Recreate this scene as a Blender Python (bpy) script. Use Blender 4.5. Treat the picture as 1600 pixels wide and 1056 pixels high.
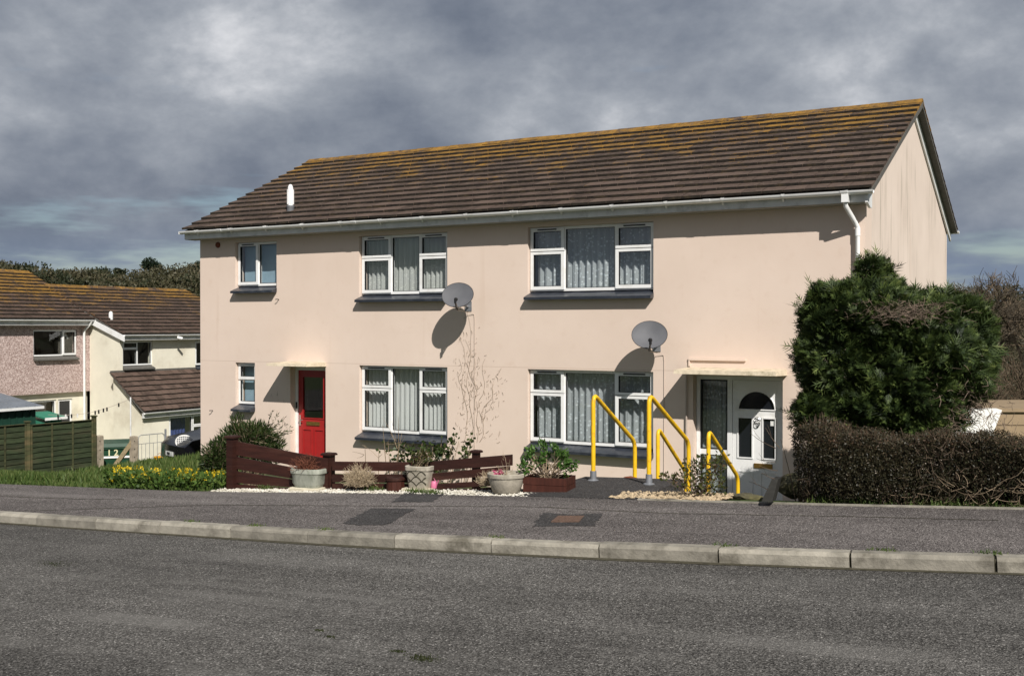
import bpy, math, random
import numpy as np
from mathutils import Vector, Matrix, Euler
random.seed(7); rng = np.random.default_rng(7)
for o in list(bpy.data.objects): bpy.data.objects.remove(o)
S = bpy.context.scene
COL = S.collection
PI = math.pi; R = math.radians

# ------------------------------------------------------------------ camera, sky, sun, exposure
CAM = np.array([17.6163, -16.9303, 1.6]); YAW, PIT, F = 0.5291, -0.0108, 1718.1
cd = bpy.data.cameras.new('camera'); cam = bpy.data.objects.new('camera', cd); COL.objects.link(cam)
cd.sensor_width = 36; cd.lens = F/1600*36; cd.clip_start = .1; cd.clip_end = 3000
cam.location = CAM.tolist(); cam.rotation_euler = (PI/2+PIT, 0, YAW)
S.camera = cam
S.render.resolution_x, S.render.resolution_y = 1024, 675
SUN = Vector((.64, -.6, .77)).normalized()
sd = bpy.data.lights.new('sun', 'SUN'); sd.energy = 5.0; sd.angle = R(.5); sd.color = (1, .955, .89)
sun = bpy.data.objects.new('sun', sd); COL.objects.link(sun)
sun.rotation_euler = SUN.to_track_quat('Z', 'Y').to_euler(); sun.location = (30, -30, 40)
S.view_settings.view_transform = 'Standard'; S.view_settings.look = 'None'
S.view_settings.exposure = .18; S.view_settings.gamma = 1

w = bpy.data.worlds.new('World'); S.world = w; w.use_nodes = True
nt = w.node_tree; nt.nodes.clear()
def nn(t, ty, **kw):
    n = t.nodes.new(ty)
    for k, v in kw.items():
        if hasattr(n, k): setattr(n, k, v)
        else: n.inputs[k].default_value = v
    return n
def lk(t, a, b): t.links.new(a, b)
sky = nn(nt, 'ShaderNodeTexSky', sky_type='NISHITA', sun_disc=False, sun_elevation=math.asin(SUN.z), sun_rotation=math.atan2(SUN.x, SUN.y), dust_density=.1, ozone_density=4., air_density=1.2)
bg1 = nn(nt, 'ShaderNodeBackground', Strength=.06); lk(nt, sky.outputs[0], bg1.inputs[0])
tc = nn(nt, 'ShaderNodeTexCoord')
def cloudnoise(scale, sz, loc, det, rough, dist=0.):
    mp = nn(nt, 'ShaderNodeMapping'); mp.inputs['Scale'].default_value = (1, 1, sz); mp.inputs['Location'].default_value = loc
    lk(nt, tc.outputs['Generated'], mp.inputs[0])
    n = nn(nt, 'ShaderNodeTexNoise', Scale=scale, Detail=det, Roughness=rough, Distortion=dist); lk(nt, mp.outputs[0], n.inputs['Vector'])
    return n.outputs[0]
def ramp(t, src, stops, interp='EASE'):
    r = nn(t, 'ShaderNodeValToRGB'); r.color_ramp.interpolation = interp
    e = r.color_ramp.elements
    while len(e) < len(stops): e.new(.5)
    for i, (p, c) in enumerate(stops): e[i].position = p; e[i].color = (*c, 1) if len(c) == 3 else c
    lk(t, src, r.inputs[0]); return r.outputs[0]
def math_(t, op, a, b=None, c=None):
    m = nn(t, 'ShaderNodeMath', operation=op)
    for i, x in enumerate((a, b, c)):
        if x is None: continue
        if isinstance(x, (int, float)): m.inputs[i].default_value = x
        else: lk(t, x, m.inputs[i])
    return m.outputs[0]
big = cloudnoise(3.0, 1.7, (1.3, .35, .2), 7, .54, .25)
fine = cloudnoise(6.2, 1.6, (4.3, 2.1, .7), 10, .6, .05)
shade = math_(nt, 'ADD', math_(nt, 'MULTIPLY', big, .64), math_(nt, 'MULTIPLY', fine, .36))
ccol = ramp(nt, shade, [(.36, (.10, .122, .165)), (.46, (.155, .180, .230)), (.535, (.245, .270, .315)), (.605, (.36, .385, .425)), (.685, (.78, .78, .80))], 'B_SPLINE')
sep = nn(nt, 'ShaderNodeSeparateXYZ'); lk(nt, tc.outputs['Generated'], sep.inputs[0])
def mixw(f, a, b):
    n = nn(nt, 'ShaderNodeMix', data_type='RGBA'); lk(nt, f, n.inputs[0]); lk(nt, a, n.inputs[6]); n.inputs[7].default_value = (*b, 1); return n.outputs[2]
low = ramp(nt, sep.outputs[2], [(.0, (.75, .75, .75)), (.11, (0, 0, 0))])     # distant cloud takes on the blue of the air
ccol = mixw(low, ccol, (.17, .235, .345))
bg2 = nn(nt, 'ShaderNodeBackground', Strength=1.0); lk(nt, ccol, bg2.inputs[0])
gap = cloudnoise(4.2, 5.5, (2.2, 7.1, 1.4), 5, .55)
cover = ramp(nt, math_(nt, 'ADD', gap, math_(nt, 'MULTIPLY', sep.outputs[2], 1.2)), [(.40, (.25, .25, .25)), (.58, (1, 1, 1))])
mixs = nn(nt, 'ShaderNodeMixShader'); lk(nt, cover, mixs.inputs[0]); lk(nt, bg1.outputs[0], mixs.inputs[1]); lk(nt, bg2.outputs[0], mixs.inputs[2])
wo = nn(nt, 'ShaderNodeOutputWorld'); lk(nt, mixs.outputs[0], wo.inputs[0])

# ------------------------------------------------------------------ helpers
_fw = np.array([-math.sin(YAW)*math.cos(PIT), math.cos(YAW)*math.cos(PIT), math.sin(PIT)])
_rt = np.array([math.cos(YAW), math.sin(YAW), 0]); _up = np.cross(_rt, _fw)
def ray(u, v): return _fw+_rt*(u-800)/F+_up*(528-v)/F
def at(u, v, d): return CAM+d*ray(u, v)                 # surveyed point: photo pixel at a distance
def onx(u, v, x): r = ray(u, v); return CAM+r*(x-CAM[0])/r[0]
def ony(u, v, y): r = ray(u, v); return CAM+r*(y-CAM[1])/r[1]
def road_z(x): return .048*(x-17.5)
def onroad(u, v, h=0):
    r = ray(u, v); return CAM+r*(.048*(CAM[0]-17.5)+h-CAM[2])/(r[2]-.048*r[0])
def lerp(a, b, t): return a+(b-a)*t
def sst(a, b, x):
    t = np.clip((x-a)/(b-a), 0, 1); return t*t*(3-2*t)

WL = {}
class MB:
    def __init__(s): s.v = []; s.f = []; s.m = []; s.mi = 0
    def poly(s, pts):
        n = len(s.v); s.v += [tuple(map(float, p)) for p in pts]; s.f.append(tuple(range(n, n+len(pts)))); s.m.append(s.mi); return s
    def hexa(s, p):   # 8 points: bottom 4 ccw, top 4 ccw
        n = len(s.v); s.v += [tuple(map(float, q)) for q in p]
        for a in ((3, 2, 1, 0), (4, 5, 6, 7), (0, 1, 5, 4), (1, 2, 6, 5), (2, 3, 7, 6), (3, 0, 4, 7)):
            s.f.append(tuple(n+i for i in a)); s.m.append(s.mi)
        return s
    def box(s, x0, x1, y0, y1, z0, z1, M=None):
        p = [(x0, y0, z0), (x1, y0, z0), (x1, y1, z0), (x0, y1, z0), (x0, y0, z1), (x1, y0, z1), (x1, y1, z1), (x0, y1, z1)]
        if M is not None: p = [tuple(M @ Vector(q)) for q in p]
        return s.hexa(p)
    def bbox(s, x0, x1, y0, y1, z0, z1, b=.01):       # box with chamfered vertical profile edges on top
        s.box(x0, x1, y0, y1, z0, z1-b)
        a = [(x0, y0), (x1, y0), (x1, y1), (x0, y1)]; c = [(x0+b, y0+b), (x1-b, y0+b), (x1-b, y1-b), (x0+b, y1-b)]
        n = len(s.v); s.v += [(x, y, z1-b+.0002) for x, y in a]+[(x, y, z1) for x, y in c]
        for i in range(4): j = (i+1) % 4; s.f.append((n+i, n+j, n+4+j, n+4+i)); s.m.append(s.mi)
        s.f.append((n+4, n+5, n+6, n+7)); s.m.append(s.mi); return s
    def tube(s, pts, r, k=8, cap=True):
        pts = [Vector(p) for p in pts]; n0 = len(s.v); L = len(pts)
        rs = r if isinstance(r, (list, tuple)) else [r]*L
        prev = None
        for i, p in enumerate(pts):
            t = (pts[min(i+1, L-1)]-pts[max(i-1, 0)]).normalized()
            if prev is None:
                a = Vector((0, 0, 1)) if abs(t.z) < .9 else Vector((1, 0, 0)); u = t.cross(a).normalized()
            else: u = (prev-t*prev.dot(t)).normalized()
            prev = u; v = t.cross(u)
            for j in range(k):
                an = 2*PI*j/k; s.v.append(tuple(p+(u*math.cos(an)+v*math.sin(an))*rs[i]))
        for i in range(L-1):
            for j in range(k):
                a = n0+i*k+j; b = n0+i*k+(j+1) % k; s.f.append((a, b, b+k, a+k)); s.m.append(s.mi)
        if cap: s.f.append(tuple(n0+j for j in range(k))[::-1]); s.m.append(s.mi); s.f.append(tuple(n0+(L-1)*k+j for j in range(k))); s.m.append(s.mi)
        return s
    def lathe(s, prof, c=(0, 0, 0), k=24, sx=1., sy=1., M=None):
        n0 = len(s.v)
        for r, z in prof:
            for j in range(k):
                an = 2*PI*j/k; q = Vector((r*math.cos(an)*sx, r*math.sin(an)*sy, z))
                if M is not None: q = M @ q
                s.v.append((c[0]+q.x, c[1]+q.y, c[2]+q.z))
        for i in range(len(prof)-1):
            for j in range(k):
                a = n0+i*k+j; b = n0+i*k+(j+1) % k; s.f.append((a, b, b+k, a+k)); s.m.append(s.mi)
        return s
    def prism(s, outline, axis, a, b):      # outline in the other two axes
        def P(q, t): return (t, q[0], q[1]) if axis == 'x' else ((q[0], t, q[1]) if axis == 'y' else (q[0], q[1], t))
        n = len(s.v); k = len(outline)
        s.v += [P(q, a) for q in outline]+[P(q, b) for q in outline]
        s.f.append(tuple(range(n, n+k))); s.m.append(s.mi); s.f.append(tuple(range(n+2*k-1, n+k-1, -1))); s.m.append(s.mi)
        for i in range(k): j = (i+1) % k; s.f.append((n+i, n+k+i, n+k+j, n+j)); s.m.append(s.mi)
        return s
    def build(s, name, mats, parent=None, smooth=False, local=False, fix=True):
        me = bpy.data.meshes.new(name)
        off = (0, 0, 0) if (local or parent is None) else WL[parent.name]
        me.from_pydata([(x-off[0], y-off[1], z-off[2]) for x, y, z in s.v], [], s.f)
        if not isinstance(mats, (list, tuple)): mats = [mats]
        for m in mats: me.materials.append(M[m] if isinstance(m, str) else m)
        if len(mats) > 1: me.polygons.foreach_set('material_index', s.m)
        if fix:
            import bmesh
            bm = bmesh.new(); bm.from_mesh(me); bmesh.ops.recalc_face_normals(bm, faces=bm.faces); bm.to_mesh(me); bm.free()
        if smooth:
            me.polygons.foreach_set('use_smooth', [True]*len(me.polygons))
            try: me.set_sharp_from_angle(angle=R(40))
            except Exception: pass
        return link(name, me, parent, off)
def link(name, me, parent=None, off=(0, 0, 0)):
    o = bpy.data.objects.new(name, me); COL.objects.link(o)
    if parent is not None: o.parent = parent
    WL[o.name] = tuple(off); return o
def arrmesh(name, V, T, mat, parent=None, attr=None, smooth=False, mi=None):
    V = np.asarray(V, dtype=np.float32).reshape(-1, 3); T = np.asarray(T, dtype=np.int32).reshape(-1, 3)
    off = (0, 0, 0) if parent is None else WL[parent.name]
    V = V-np.array(off, dtype=np.float32)
    me = bpy.data.meshes.new(name)
    me.vertices.add(len(V)); me.vertices.foreach_set('co', V.ravel())
    me.loops.add(len(T)*3); me.loops.foreach_set('vertex_index', T.ravel())
    me.polygons.add(len(T)); me.polygons.foreach_set('loop_start', np.arange(0, len(T)*3, 3, dtype=np.int32))
    me.polygons.foreach_set('use_smooth', np.full(len(T), bool(smooth)))
    if mi is not None: me.polygons.foreach_set('material_index', np.asarray(mi, dtype=np.int32))
    me.update(calc_edges=True)
    if attr is not None:
        a = me.attributes.new('rnd', 'FLOAT', 'FACE'); a.data.foreach_set('value', np.asarray(attr, dtype=np.float32))
    for m in (mat if isinstance(mat, (list, tuple)) else [mat]): me.materials.append(M[m])
    o = link(name, me, parent, off)
    if parent is not None and name in ('stems', 'blades', 'twigs', 'dead_twigs', 'bleached_twigs', 'foliage', 'stalks', 'flower_heads'): o['kind'] = 'stuff'
    return o
def tag(o, label=None, cat=None, group=None, kind=None):
    if label: o['label'] = label
    if cat: o['category'] = cat
    if group: o['group'] = group
    if kind: o['kind'] = kind
    return o
def thing(name, label, cat, loc=(0, 0, 0), group=None, parent=None):
    o = bpy.data.objects.new(name, None); COL.objects.link(o); o.empty_display_size = .2
    loc = tuple(float(c) for c in loc)
    if parent is None: o.location = loc; WL[o.name] = loc; tag(o, label, cat, group)
    else: o.parent = parent; WL[o.name] = WL[parent.name]
    return o

# ------------------------------------------------------------------ materials (all procedural)
M = {}
def newmat(name):
    m = bpy.data.materials.new(name); m.use_nodes = True; t = m.node_tree
    b = t.nodes['Principled BSDF']; M[name] = m; return m, t, b
def mixc(t, f, a, b, mode='MIX'):
    n = nn(t, 'ShaderNodeMix', data_type='RGBA', blend_type=mode)
    for sock, x in ((n.inputs[0], f), (n.inputs[6], a), (n.inputs[7], b)):
        if isinstance(x, (int, float)): sock.default_value = x
        elif isinstance(x, tuple): sock.default_value = (*x, 1)
        else: lk(t, x, sock)
    return n.outputs[2]
def pos(t, sc=(1, 1, 1), rz=0):
    g = nn(t, 'ShaderNodeNewGeometry'); mp = nn(t, 'ShaderNodeMapping'); mp.inputs['Scale'].default_value = sc; mp.inputs['Rotation'].default_value = (0, 0, rz)
    lk(t, g.outputs['Position'], mp.inputs[0]); return mp.outputs[0]
def noise(t, scale, det=4, rough=.55, sc=(1, 1, 1), dist=0., vec=None):
    n = nn(t, 'ShaderNodeTexNoise', Scale=scale, Detail=det, Roughness=rough, Distortion=dist)
    lk(t, vec if vec is not None else pos(t, sc), n.inputs['Vector']); return n.outputs[0]
def vor(t, scale, sc=(1, 1, 1), out='Color', feat='F1'):
    n = nn(t, 'ShaderNodeTexVoronoi', Scale=scale, feature=feat); lk(t, pos(t, sc), n.inputs['Vector']); return n.outputs[out]
def bump(t, b, h, strength=.3, dist=.01):
    n = nn(t, 'ShaderNodeBump', Strength=strength, Distance=dist); lk(t, h, n.inputs['Height']); lk(t, n.outputs[0], b.inputs['Normal'])
def sc3(c, k): return tuple(min(1, x*k) for x in c)
def pm(name, col, rough=.6, var=.15, vs=4., bs=0, bd=.004, spec=.3, metal=0., sc=(1, 1, 1), rnd=0., dirt=None, ds=1.5):
    m, t, b = newmat(name)
    c = ramp(t, noise(t, vs, 5, .6, sc), [(.3, sc3(col, 1-var)), (.7, sc3(col, 1+var))], 'LINEAR')
    if dirt: c = mixc(t, ramp(t, noise(t, ds, 6, .65, sc), [(.48, (0, 0, 0)), (.72, (1, 1, 1))]), c, dirt)
    if rnd:
        oi = nn(t, 'ShaderNodeObjectInfo'); r = ramp(t, oi.outputs['Random'], [(0, (1-rnd,)*3), (1, (1+rnd,)*3)], 'LINEAR'); c = mixc(t, 1., c, r, 'MULTIPLY')
    lk(t, c, b.inputs['Base Color']); b.inputs['Roughness'].default_value = rough; b.inputs['Metallic'].default_value = metal
    b.inputs['Specular IOR Level'].default_value = spec
    if bs: bump(t, b, noise(t, bs, 3, .6, sc), .5, bd)
    return m
# --- painted render of the block (front pink, gable paler with run-off streaks)
m, t, b = newmat('render_paint')
g = nn(t, 'ShaderNodeNewGeometry'); sx = nn(t, 'ShaderNodeSeparateXYZ'); lk(t, g.outputs['Position'], sx.inputs[0])
sn = nn(t, 'ShaderNodeSeparateXYZ'); lk(t, g.outputs['True Normal'], sn.inputs[0])
base = ramp(t, noise(t, .55, 5, .6), [(.3, (.655, .53, .445)), (.7, (.72, .592, .505))], 'LINEAR')
base = mixc(t, ramp(t, noise(t, 5, 4, .6), [(.52, (0, 0, 0)), (.8, (.35, .35, .35))]), base, (.60, .46, .37))
pale = ramp(t, noise(t, .8, 5, .6), [(.3, (.64, .535, .46)), (.7, (.72, .61, .53))], 'LINEAR')
st = math_(t, 'MULTIPLY', ramp(t, noise(t, 1, 5, .75, (9, 13, .35)), [(.50, (0, 0, 0)), (.66, (1, 1, 1))]), ramp(t, noise(t, 1.0, 3, .6, (1, 1, .45)), [(.44, (0, 0, 0)), (.58, (1, 1, 1))]))
pale = mixc(t, math_(t, 'MULTIPLY', st, .85), pale, (.30, .255, .19))
isg = math_(t, 'MULTIPLY', math_(t, 'GREATER_THAN', sn.outputs[0], .5), math_(t, 'GREATER_THAN', sx.outputs[1], .42))
c = mixc(t, isg, base, pale)
stf = ramp(t, noise(t, 1, 4, .65, (3.2, 3.2, .16)), [(.60, (0, 0, 0)), (.8, (.2, .2, .2))])
c = mixc(t, stf, c, (.47, .33, .23))
seam = math_(t, 'COMPARE', sx.outputs[2], .868, .006)
c = mixc(t, math_(t, 'MULTIPLY', seam, .35), c, (.35, .25, .18))
lk(t, c, b.inputs['Base Color']); b.inputs['Roughness'].default_value = .85; b.inputs['Specular IOR Level'].default_value = .2
bump(t, b, math_(t, 'ADD', noise(t, 55, 4, .6), math_(t, 'MULTIPLY', noise(t, 1.7, 3, .5), 1.5)), .28, .006)
pm('concrete_canopy', (.62, .53, .40), .85, .2, 9, 40, .006, dirt=(.32, .28, .18), ds=6)
pm('upvc', (.80, .80, .79), .3, .03, 3, spec=.5, dirt=(.70, .69, .66), ds=4)
pm('upvc_worn', (.72, .72, .71), .4, .06, 3, spec=.4, dirt=(.52, .52, .50), ds=2.5)
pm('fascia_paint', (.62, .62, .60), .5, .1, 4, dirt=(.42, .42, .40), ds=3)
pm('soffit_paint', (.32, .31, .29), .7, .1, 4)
pm('sill_slate', (.022, .026, .036), .33, .3, 6, spec=.5, dirt=(.06, .065, .075), ds=5)
pm('gasket', (.015, .015, .016), .5, .1)
pm('interior', (.20, .175, .15), .9, .1, 1)
pm('red_door', (.33, .018, .018), .35, .12, 3, spec=.5)
pm('brass', (.33, .20, .06), .4, .2, 20, metal=.8)
pm('chrome', (.6, .6, .6), .25, .05, metal=1.)
pm('black_plastic', (.012, .012, .013), .45, .2)
pm('blind_blue', (.30, .42, .50), .9, .08, 5)
pm('terracotta', (.16, .045, .02), .7, .2, 12)
pm('cable_grey', (.42, .35, .30), .6, .1)
m, t, b = newmat('dish_mesh'); b.inputs['Base Color'].default_value = (.085, .088, .098, 1); b.inputs['Roughness'].default_value = .6; b.inputs['Specular IOR Level'].default_value = .2
c = ramp(t, noise(t, 3, 3), [(.3, (.10, .102, .112)), (.7, (.125, .127, .137))]); lk(t, c, b.inputs['Base Color'])
# glass: clear pane with fresnel sheen
m, t, b = newmat('glass'); out = t.nodes['Material Output']
tr = nn(t, 'ShaderNodeBsdfTransparent'); tr.inputs[0].default_value = (.955, .97, .97, 1); gl = nn(t, 'ShaderNodeBsdfGlossy', Roughness=.015)
fr = nn(t, 'ShaderNodeLayerWeight'); fr.inputs[0].default_value = .5; mx = nn(t, 'ShaderNodeMixShader')
lk(t, math_(t, 'ADD', math_(t, 'MULTIPLY', math_(t, 'POWER', fr.outputs['Facing'], 5.), .9), .075), mx.inputs[0]); lk(t, tr.outputs[0], mx.inputs[1]); lk(t, gl.outputs[0], mx.inputs[2]); lk(t, mx.outputs[0], out.inputs[0])
def curtain_mat(name, col, solid, dots, tint):
    m, t, b = newmat(name); out = t.nodes['Material Output']
    df = nn(t, 'ShaderNodeBsdfDiffuse'); tl = nn(t, 'ShaderNodeBsdfTranslucent'); tr = nn(t, 'ShaderNodeBsdfTransparent')
    df.inputs[0].default_value = (*col, 1); tl.inputs[0].default_value = (*col, 1)
    if dots == 'leaf':
        d = ramp(t, vor(t, 21, (1, .02, .75), 'Distance'), [(.26, (1, 1, 1)), (.34, (0, 0, 0))], 'LINEAR')
        f = math_(t, 'ADD', math_(t, 'MULTIPLY', d, .5), solid)
    elif dots == 'lace':
        g = nn(t, 'ShaderNodeNewGeometry'); sx = nn(t, 'ShaderNodeSeparateXYZ'); lk(t, g.outputs['Position'], sx.inputs[0])
        zb = tint
        wv = math_(t, 'ADD', sx.outputs[2], math_(t, 'MULTIPLY', noise(t, 4.5, 2, .5, (1, .05, .05)), .22))
        low = math_(t, 'LESS_THAN', wv, zb)
        d = ramp(t, vor(t, 26, (1, .02, 1), 'Distance'), [(.2, (1, 1, 1)), (.36, (.35, .35, .35))], 'LINEAR')
        f = math_(t, 'ADD', solid, math_(t, 'MULTIPLY', math_(t, 'MULTIPLY', low, d), .45))
    else: f = solid
    m1 = nn(t, 'ShaderNodeMixShader', Fac=.35); lk(t, df.outputs[0], m1.inputs[1]); lk(t, tl.outputs[0], m1.inputs[2])
    m2 = nn(t, 'ShaderNodeMixShader')
    if isinstance(f, (int, float)): m2.inputs[0].default_value = f
    else: lk(t, f, m2.inputs[0])
    lk(t, tr.outputs[0], m2.inputs[1]); lk(t, m1.outputs[0], m2.inputs[2]); lk(t, m2.outputs[0], out.inputs[0])
curtain_mat('net_leaf', (.82, .86, .88), .66, 'leaf', 0)
curtain_mat('net_lace_up', (.88, .88, .84), .58, 'lace', 2.86)
curtain_mat('net_lace_low', (.88, .88, .86), .84, 'lace', .62)
# --- roof tile
def tile_mat(name, zr, span, col, lich):
    m, t, b = newmat(name)
    oi = nn(t, 'ShaderNodeObjectInfo'); at_ = nn(t, 'ShaderNodeAttribute', attribute_name='rnd')
    r = math_(t, 'FRACT', math_(t, 'ADD', oi.outputs['Random'], at_.outputs['Fac']))
    c = ramp(t, r, [(0, sc3(col, .62)), (.5, col), (1, sc3(col, 1.42))], 'LINEAR')
    c = mixc(t, ramp(t, noise(t, 11, 6, .7), [(.4, (0, 0, 0)), (.68, (.75, .75, .75))]), c, (.118, .088, .068))
    c = mixc(t, ramp(t, noise(t, 34, 4, .7), [(.62, (0, 0, 0)), (.72, (.8, .8, .8))]), c, (.24, .20, .165))
    c = mixc(t, ramp(t, noise(t, 2.2, 5, .65), [(.5, (0, 0, 0)), (.75, (.6, .6, .6))]), c, (.040, .030, .026))
    g = nn(t, 'ShaderNodeNewGeometry'); sx = nn(t, 'ShaderNodeSeparateXYZ'); lk(t, g.outputs['Position'], sx.inputs[0])
    h = math_(t, 'DIVIDE', math_(t, 'SUBTRACT', sx.outputs[2], zr-span), span)      # lichen thrives on the upper courses
    h = math_(t, 'MAXIMUM', math_(t, 'MINIMUM', h, 1.), -.4)
    l = math_(t, 'ADD', math_(t, 'ADD', math_(t, 'MULTIPLY', h, .30), math_(t, 'MULTIPLY', r, .12)), math_(t, 'ADD', math_(t, 'MULTIPLY', noise(t, 1.1, 4, .6), .55), math_(t, 'MULTIPLY', noise(t, 9, 6, .75), .65)))
    lf = ramp(t, l, [(lich, (0, 0, 0)), (lich+.13, (1, 1, 1))], 'LINEAR')
    lc = ramp(t, noise(t, 6, 4, .6), [(.35, (.13, .075, .022)), (.65, (.31, .165, .030))], 'LINEAR')
    c = mixc(t, math_(t, 'MULTIPLY', lf, .92), c, lc)
    lk(t, c, b.inputs['Base Color']); b.inputs['Roughness'].default_value = .9; b.inputs['Specular IOR Level'].default_value = .15
    bump(t, b, math_(t, 'ADD', noise(t, 60, 4, .7), math_(t, 'MULTIPLY', noise(t, 9, 4, .7), .8)), .7, .012)
tile_mat('roof_tile', 5.55, 1.6, (.080, .056, .046), .83)
tile_mat('neighbour_tile', 3.45, 1.7, (.072, .046, .036), .80)
tile_mat('porch_tile', 6, 1, (.088, .058, .046), 1.2)
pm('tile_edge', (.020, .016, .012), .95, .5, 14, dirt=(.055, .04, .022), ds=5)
pm('verge_mortar', (.10, .095, .085), .9, .25, 20, 60)
# --- ground surfaces
def asphalt(name, dark, light, tint, streak, seed=0.):
    m, t, b = newmat(name)
    agg = nn(t, 'ShaderNodeTexVoronoi', Scale=118); lk(t, pos(t), agg.inputs['Vector'])
    hsv = nn(t, 'ShaderNodeSeparateColor'); lk(t, agg.outputs['Color'], hsv.inputs[0])
    n1 = noise(t, 70, 5, .75)
    v = math_(t, 'ADD', math_(t, 'MULTIPLY', hsv.outputs[0], .5), math_(t, 'MULTIPLY', n1, .62))
    c = ramp(t, v, [(.25, dark), (.55, tint), (.88, light)], 'LINEAR')
    c = mixc(t, ramp(t, hsv.outputs[1], [(.955, (0, 0, 0)), (.985, (1, 1, 1))], 'LINEAR'), c, sc3(light, 1.7))
    lg = ramp(t, noise(t, .7, 5, .62, (.28, 1.5, 1)), [(.35, (1-streak,)*3), (.65, (1+streak,)*3)], 'LINEAR')
    c = mixc(t, 1., c, lg, 'MULTIPLY')
    lg2 = ramp(t, noise(t, 3.2, 5, .65), [(.3, (1-streak*.55,)*3), (.7, (1+streak*.55,)*3)], 'LINEAR'); c = mixc(t, 1., c, lg2, 'MULTIPLY')
    sp = ramp(t, noise(t, 1.6, 6, .7, (.5, 1.2, 1)), [(.56, (0, 0, 0)), (.75, (.35, .35, .35))]); c = mixc(t, sp, c, sc3(light, .95))
    wear = math_(t, 'MULTIPLY', ramp(t, noise(t, 1, 5, .6, (.09, 2.6, 1)), [(.5, (0, 0, 0)), (.66, (.42, .42, .42))]), ramp(t, noise(t, .45, 3, .6), [(.4, (0, 0, 0)), (.6, (1, 1, 1))]))
    c = mixc(t, wear, c, sc3(light, .9))
    lk(t, c, b.inputs['Base Color']); b.inputs['Roughness'].default_value = .9; b.inputs['Specular IOR Level'].default_value = .12
    bump(t, b, math_(t, 'ADD', agg.outputs['Distance'], math_(t, 'MULTIPLY', n1, .9)), .8, .008)
asphalt('road_asphalt', (.018, .017, .015), (.215, .205, .19), (.072, .068, .063), .24)
asphalt('pavement_asphalt', (.030, .026, .025), (.24, .218, .205), (.104, .092, .087), .2)
asphalt('patch_asphalt', (.022, .021, .021), (.10, .095, .093), (.05, .047, .046), .12)
pm('kerb_concrete', (.255, .235, .195), .9, .28, 7, 45, .01, dirt=(.10, .09, .07), ds=3.2, rnd=.2)
pm('iron_cover', (.115, .07, .05), .7, .3, 25, 70, .006)
pm('joint_dirt', (.05, .045, .03), .95, .3, 20)
m, t, b = newmat('soil_grass')
c = ramp(t, noise(t, 1.3, 6, .65), [(.3, (.03, .055, .012)), (.55, (.055, .075, .018)), (.75, (.09, .07, .04))], 'LINEAR'); lk(t, c, b.inputs['Base Color']); b.inputs['Roughness'].default_value = .95
bump(t, b, noise(t, 20, 4, .7), .8, .04)
m, t, b = newmat('hill_cover')
c = ramp(t, noise(t, .06, 7, .7), [(.34, (.022, .026, .012)), (.5, (.055, .045, .026)), (.68, (.04, .062, .02))], 'LINEAR'); lk(t, c, b.inputs['Base Color']); b.inputs['Roughness'].default_value = .95
bump(t, b, noise(t, .5, 5, .7), 1., 1.)
# --- planting
def leaf_mat(name, cols, scale=9, trans=.25, rough=.55):
    m, t, b = newmat(name); out = t.nodes['Material Output']
    at_ = nn(t, 'ShaderNodeAttribute', attribute_name='rnd')
    v = math_(t, 'ADD', math_(t, 'MULTIPLY', at_.outputs['Fac'], .6), math_(t, 'MULTIPLY', noise(t, scale, 3, .6), .5))
    n = len(cols); c = ramp(t, v, [(.15+.75*i/(n-1), cc) for i, cc in enumerate(cols)], 'LINEAR')
    lk(t, c, b.inputs['Base Color']); b.inputs['Roughness'].default_value = rough; b.inputs['Specular IOR Level'].default_value = .25
    if trans:
        tl = nn(t, 'ShaderNodeBsdfTranslucent'); lk(t, c, tl.inputs[0]); mx = nn(t, 'ShaderNodeMixShader', Fac=trans)
        lk(t, b.outputs[0], mx.inputs[1]); lk(t, tl.outputs[0], mx.inputs[2]); lk(t, mx.outputs[0], out.inputs[0])
leaf_mat('conifer_leaf', [(.007, .013, .005), (.018, .032, .009), (.050, .076, .018), (.15, .18, .05)], 2.2, .1)
leaf_mat('hedge_leaf', [(.012, .012, .007), (.026, .025, .013), (.050, .042, .022), (.11, .064, .042)], 4, .1, .45)
leaf_mat('shrub_leaf', [(.014, .026, .008), (.03, .05, .013), (.06, .08, .022)], 5, .15, .45)
leaf_mat('gloss_leaf', [(.02, .05, .01), (.05, .11, .02), (.10, .18, .04)], 5, .2, .35)
leaf_mat('moss_leaf', [(.012, .016, .005), (.022, .028, .008), (.04, .045, .014)], 20, 0)
leaf_mat('rose_leaf', [(.03, .04, .012), (.06, .075, .02), (.10, .055, .03)], 9, .2, .45)
leaf_mat('grass_blade', [(.04, .072, .015), (.08, .128, .03), (.16, .185, .065)], 1.5, .3)
leaf_mat('meadow_leaf', [(.03, .06, .012), (.065, .12, .022), (.13, .18, .04)], 2, .3)
leaf_mat('yellow_petal', [(.40, .30, .01), (.62, .44, .015), (.72, .58, .05)], 5, .2)
leaf_mat('pink_petal', [(.5, .06, .16), (.75, .2, .35)], 5, .2)
leaf_mat('wood_leaf', [(.010, .016, .007), (.026, .032, .013), (.065, .058, .030), (.12, .105, .062)], .09, .1)
leaf_mat('pine_leaf', [(.006, .013, .007), (.013, .024, .011), (.024, .036, .016)], .3, .05)
pm('dead_twig', (.24, .18, .12), .85, .3, 20)
pm('pale_twig', (.38, .30, .20), .85, .25, 20)
pm('red_twig', (.17, .062, .036), .85, .35, 20)
pm('bark', (.075, .06, .042), .9, .3, 12, 30, .01)
pm('twig_brown', (.115, .085, .055), .9, .3, 3)
pm('hedge_twig', (.085, .06, .04), .85, .4, 9)
pm('fence_stain', (.030, .009, .006), .6, .35, 8, 25, .004, sc=(.4, .4, 3), dirt=(.048, .019, .013), ds=3, rnd=.2)
pm('barrel_stain', (.055, .016, .010), .6, .3, 10, 25, .004, sc=(3, 3, .5))
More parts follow.
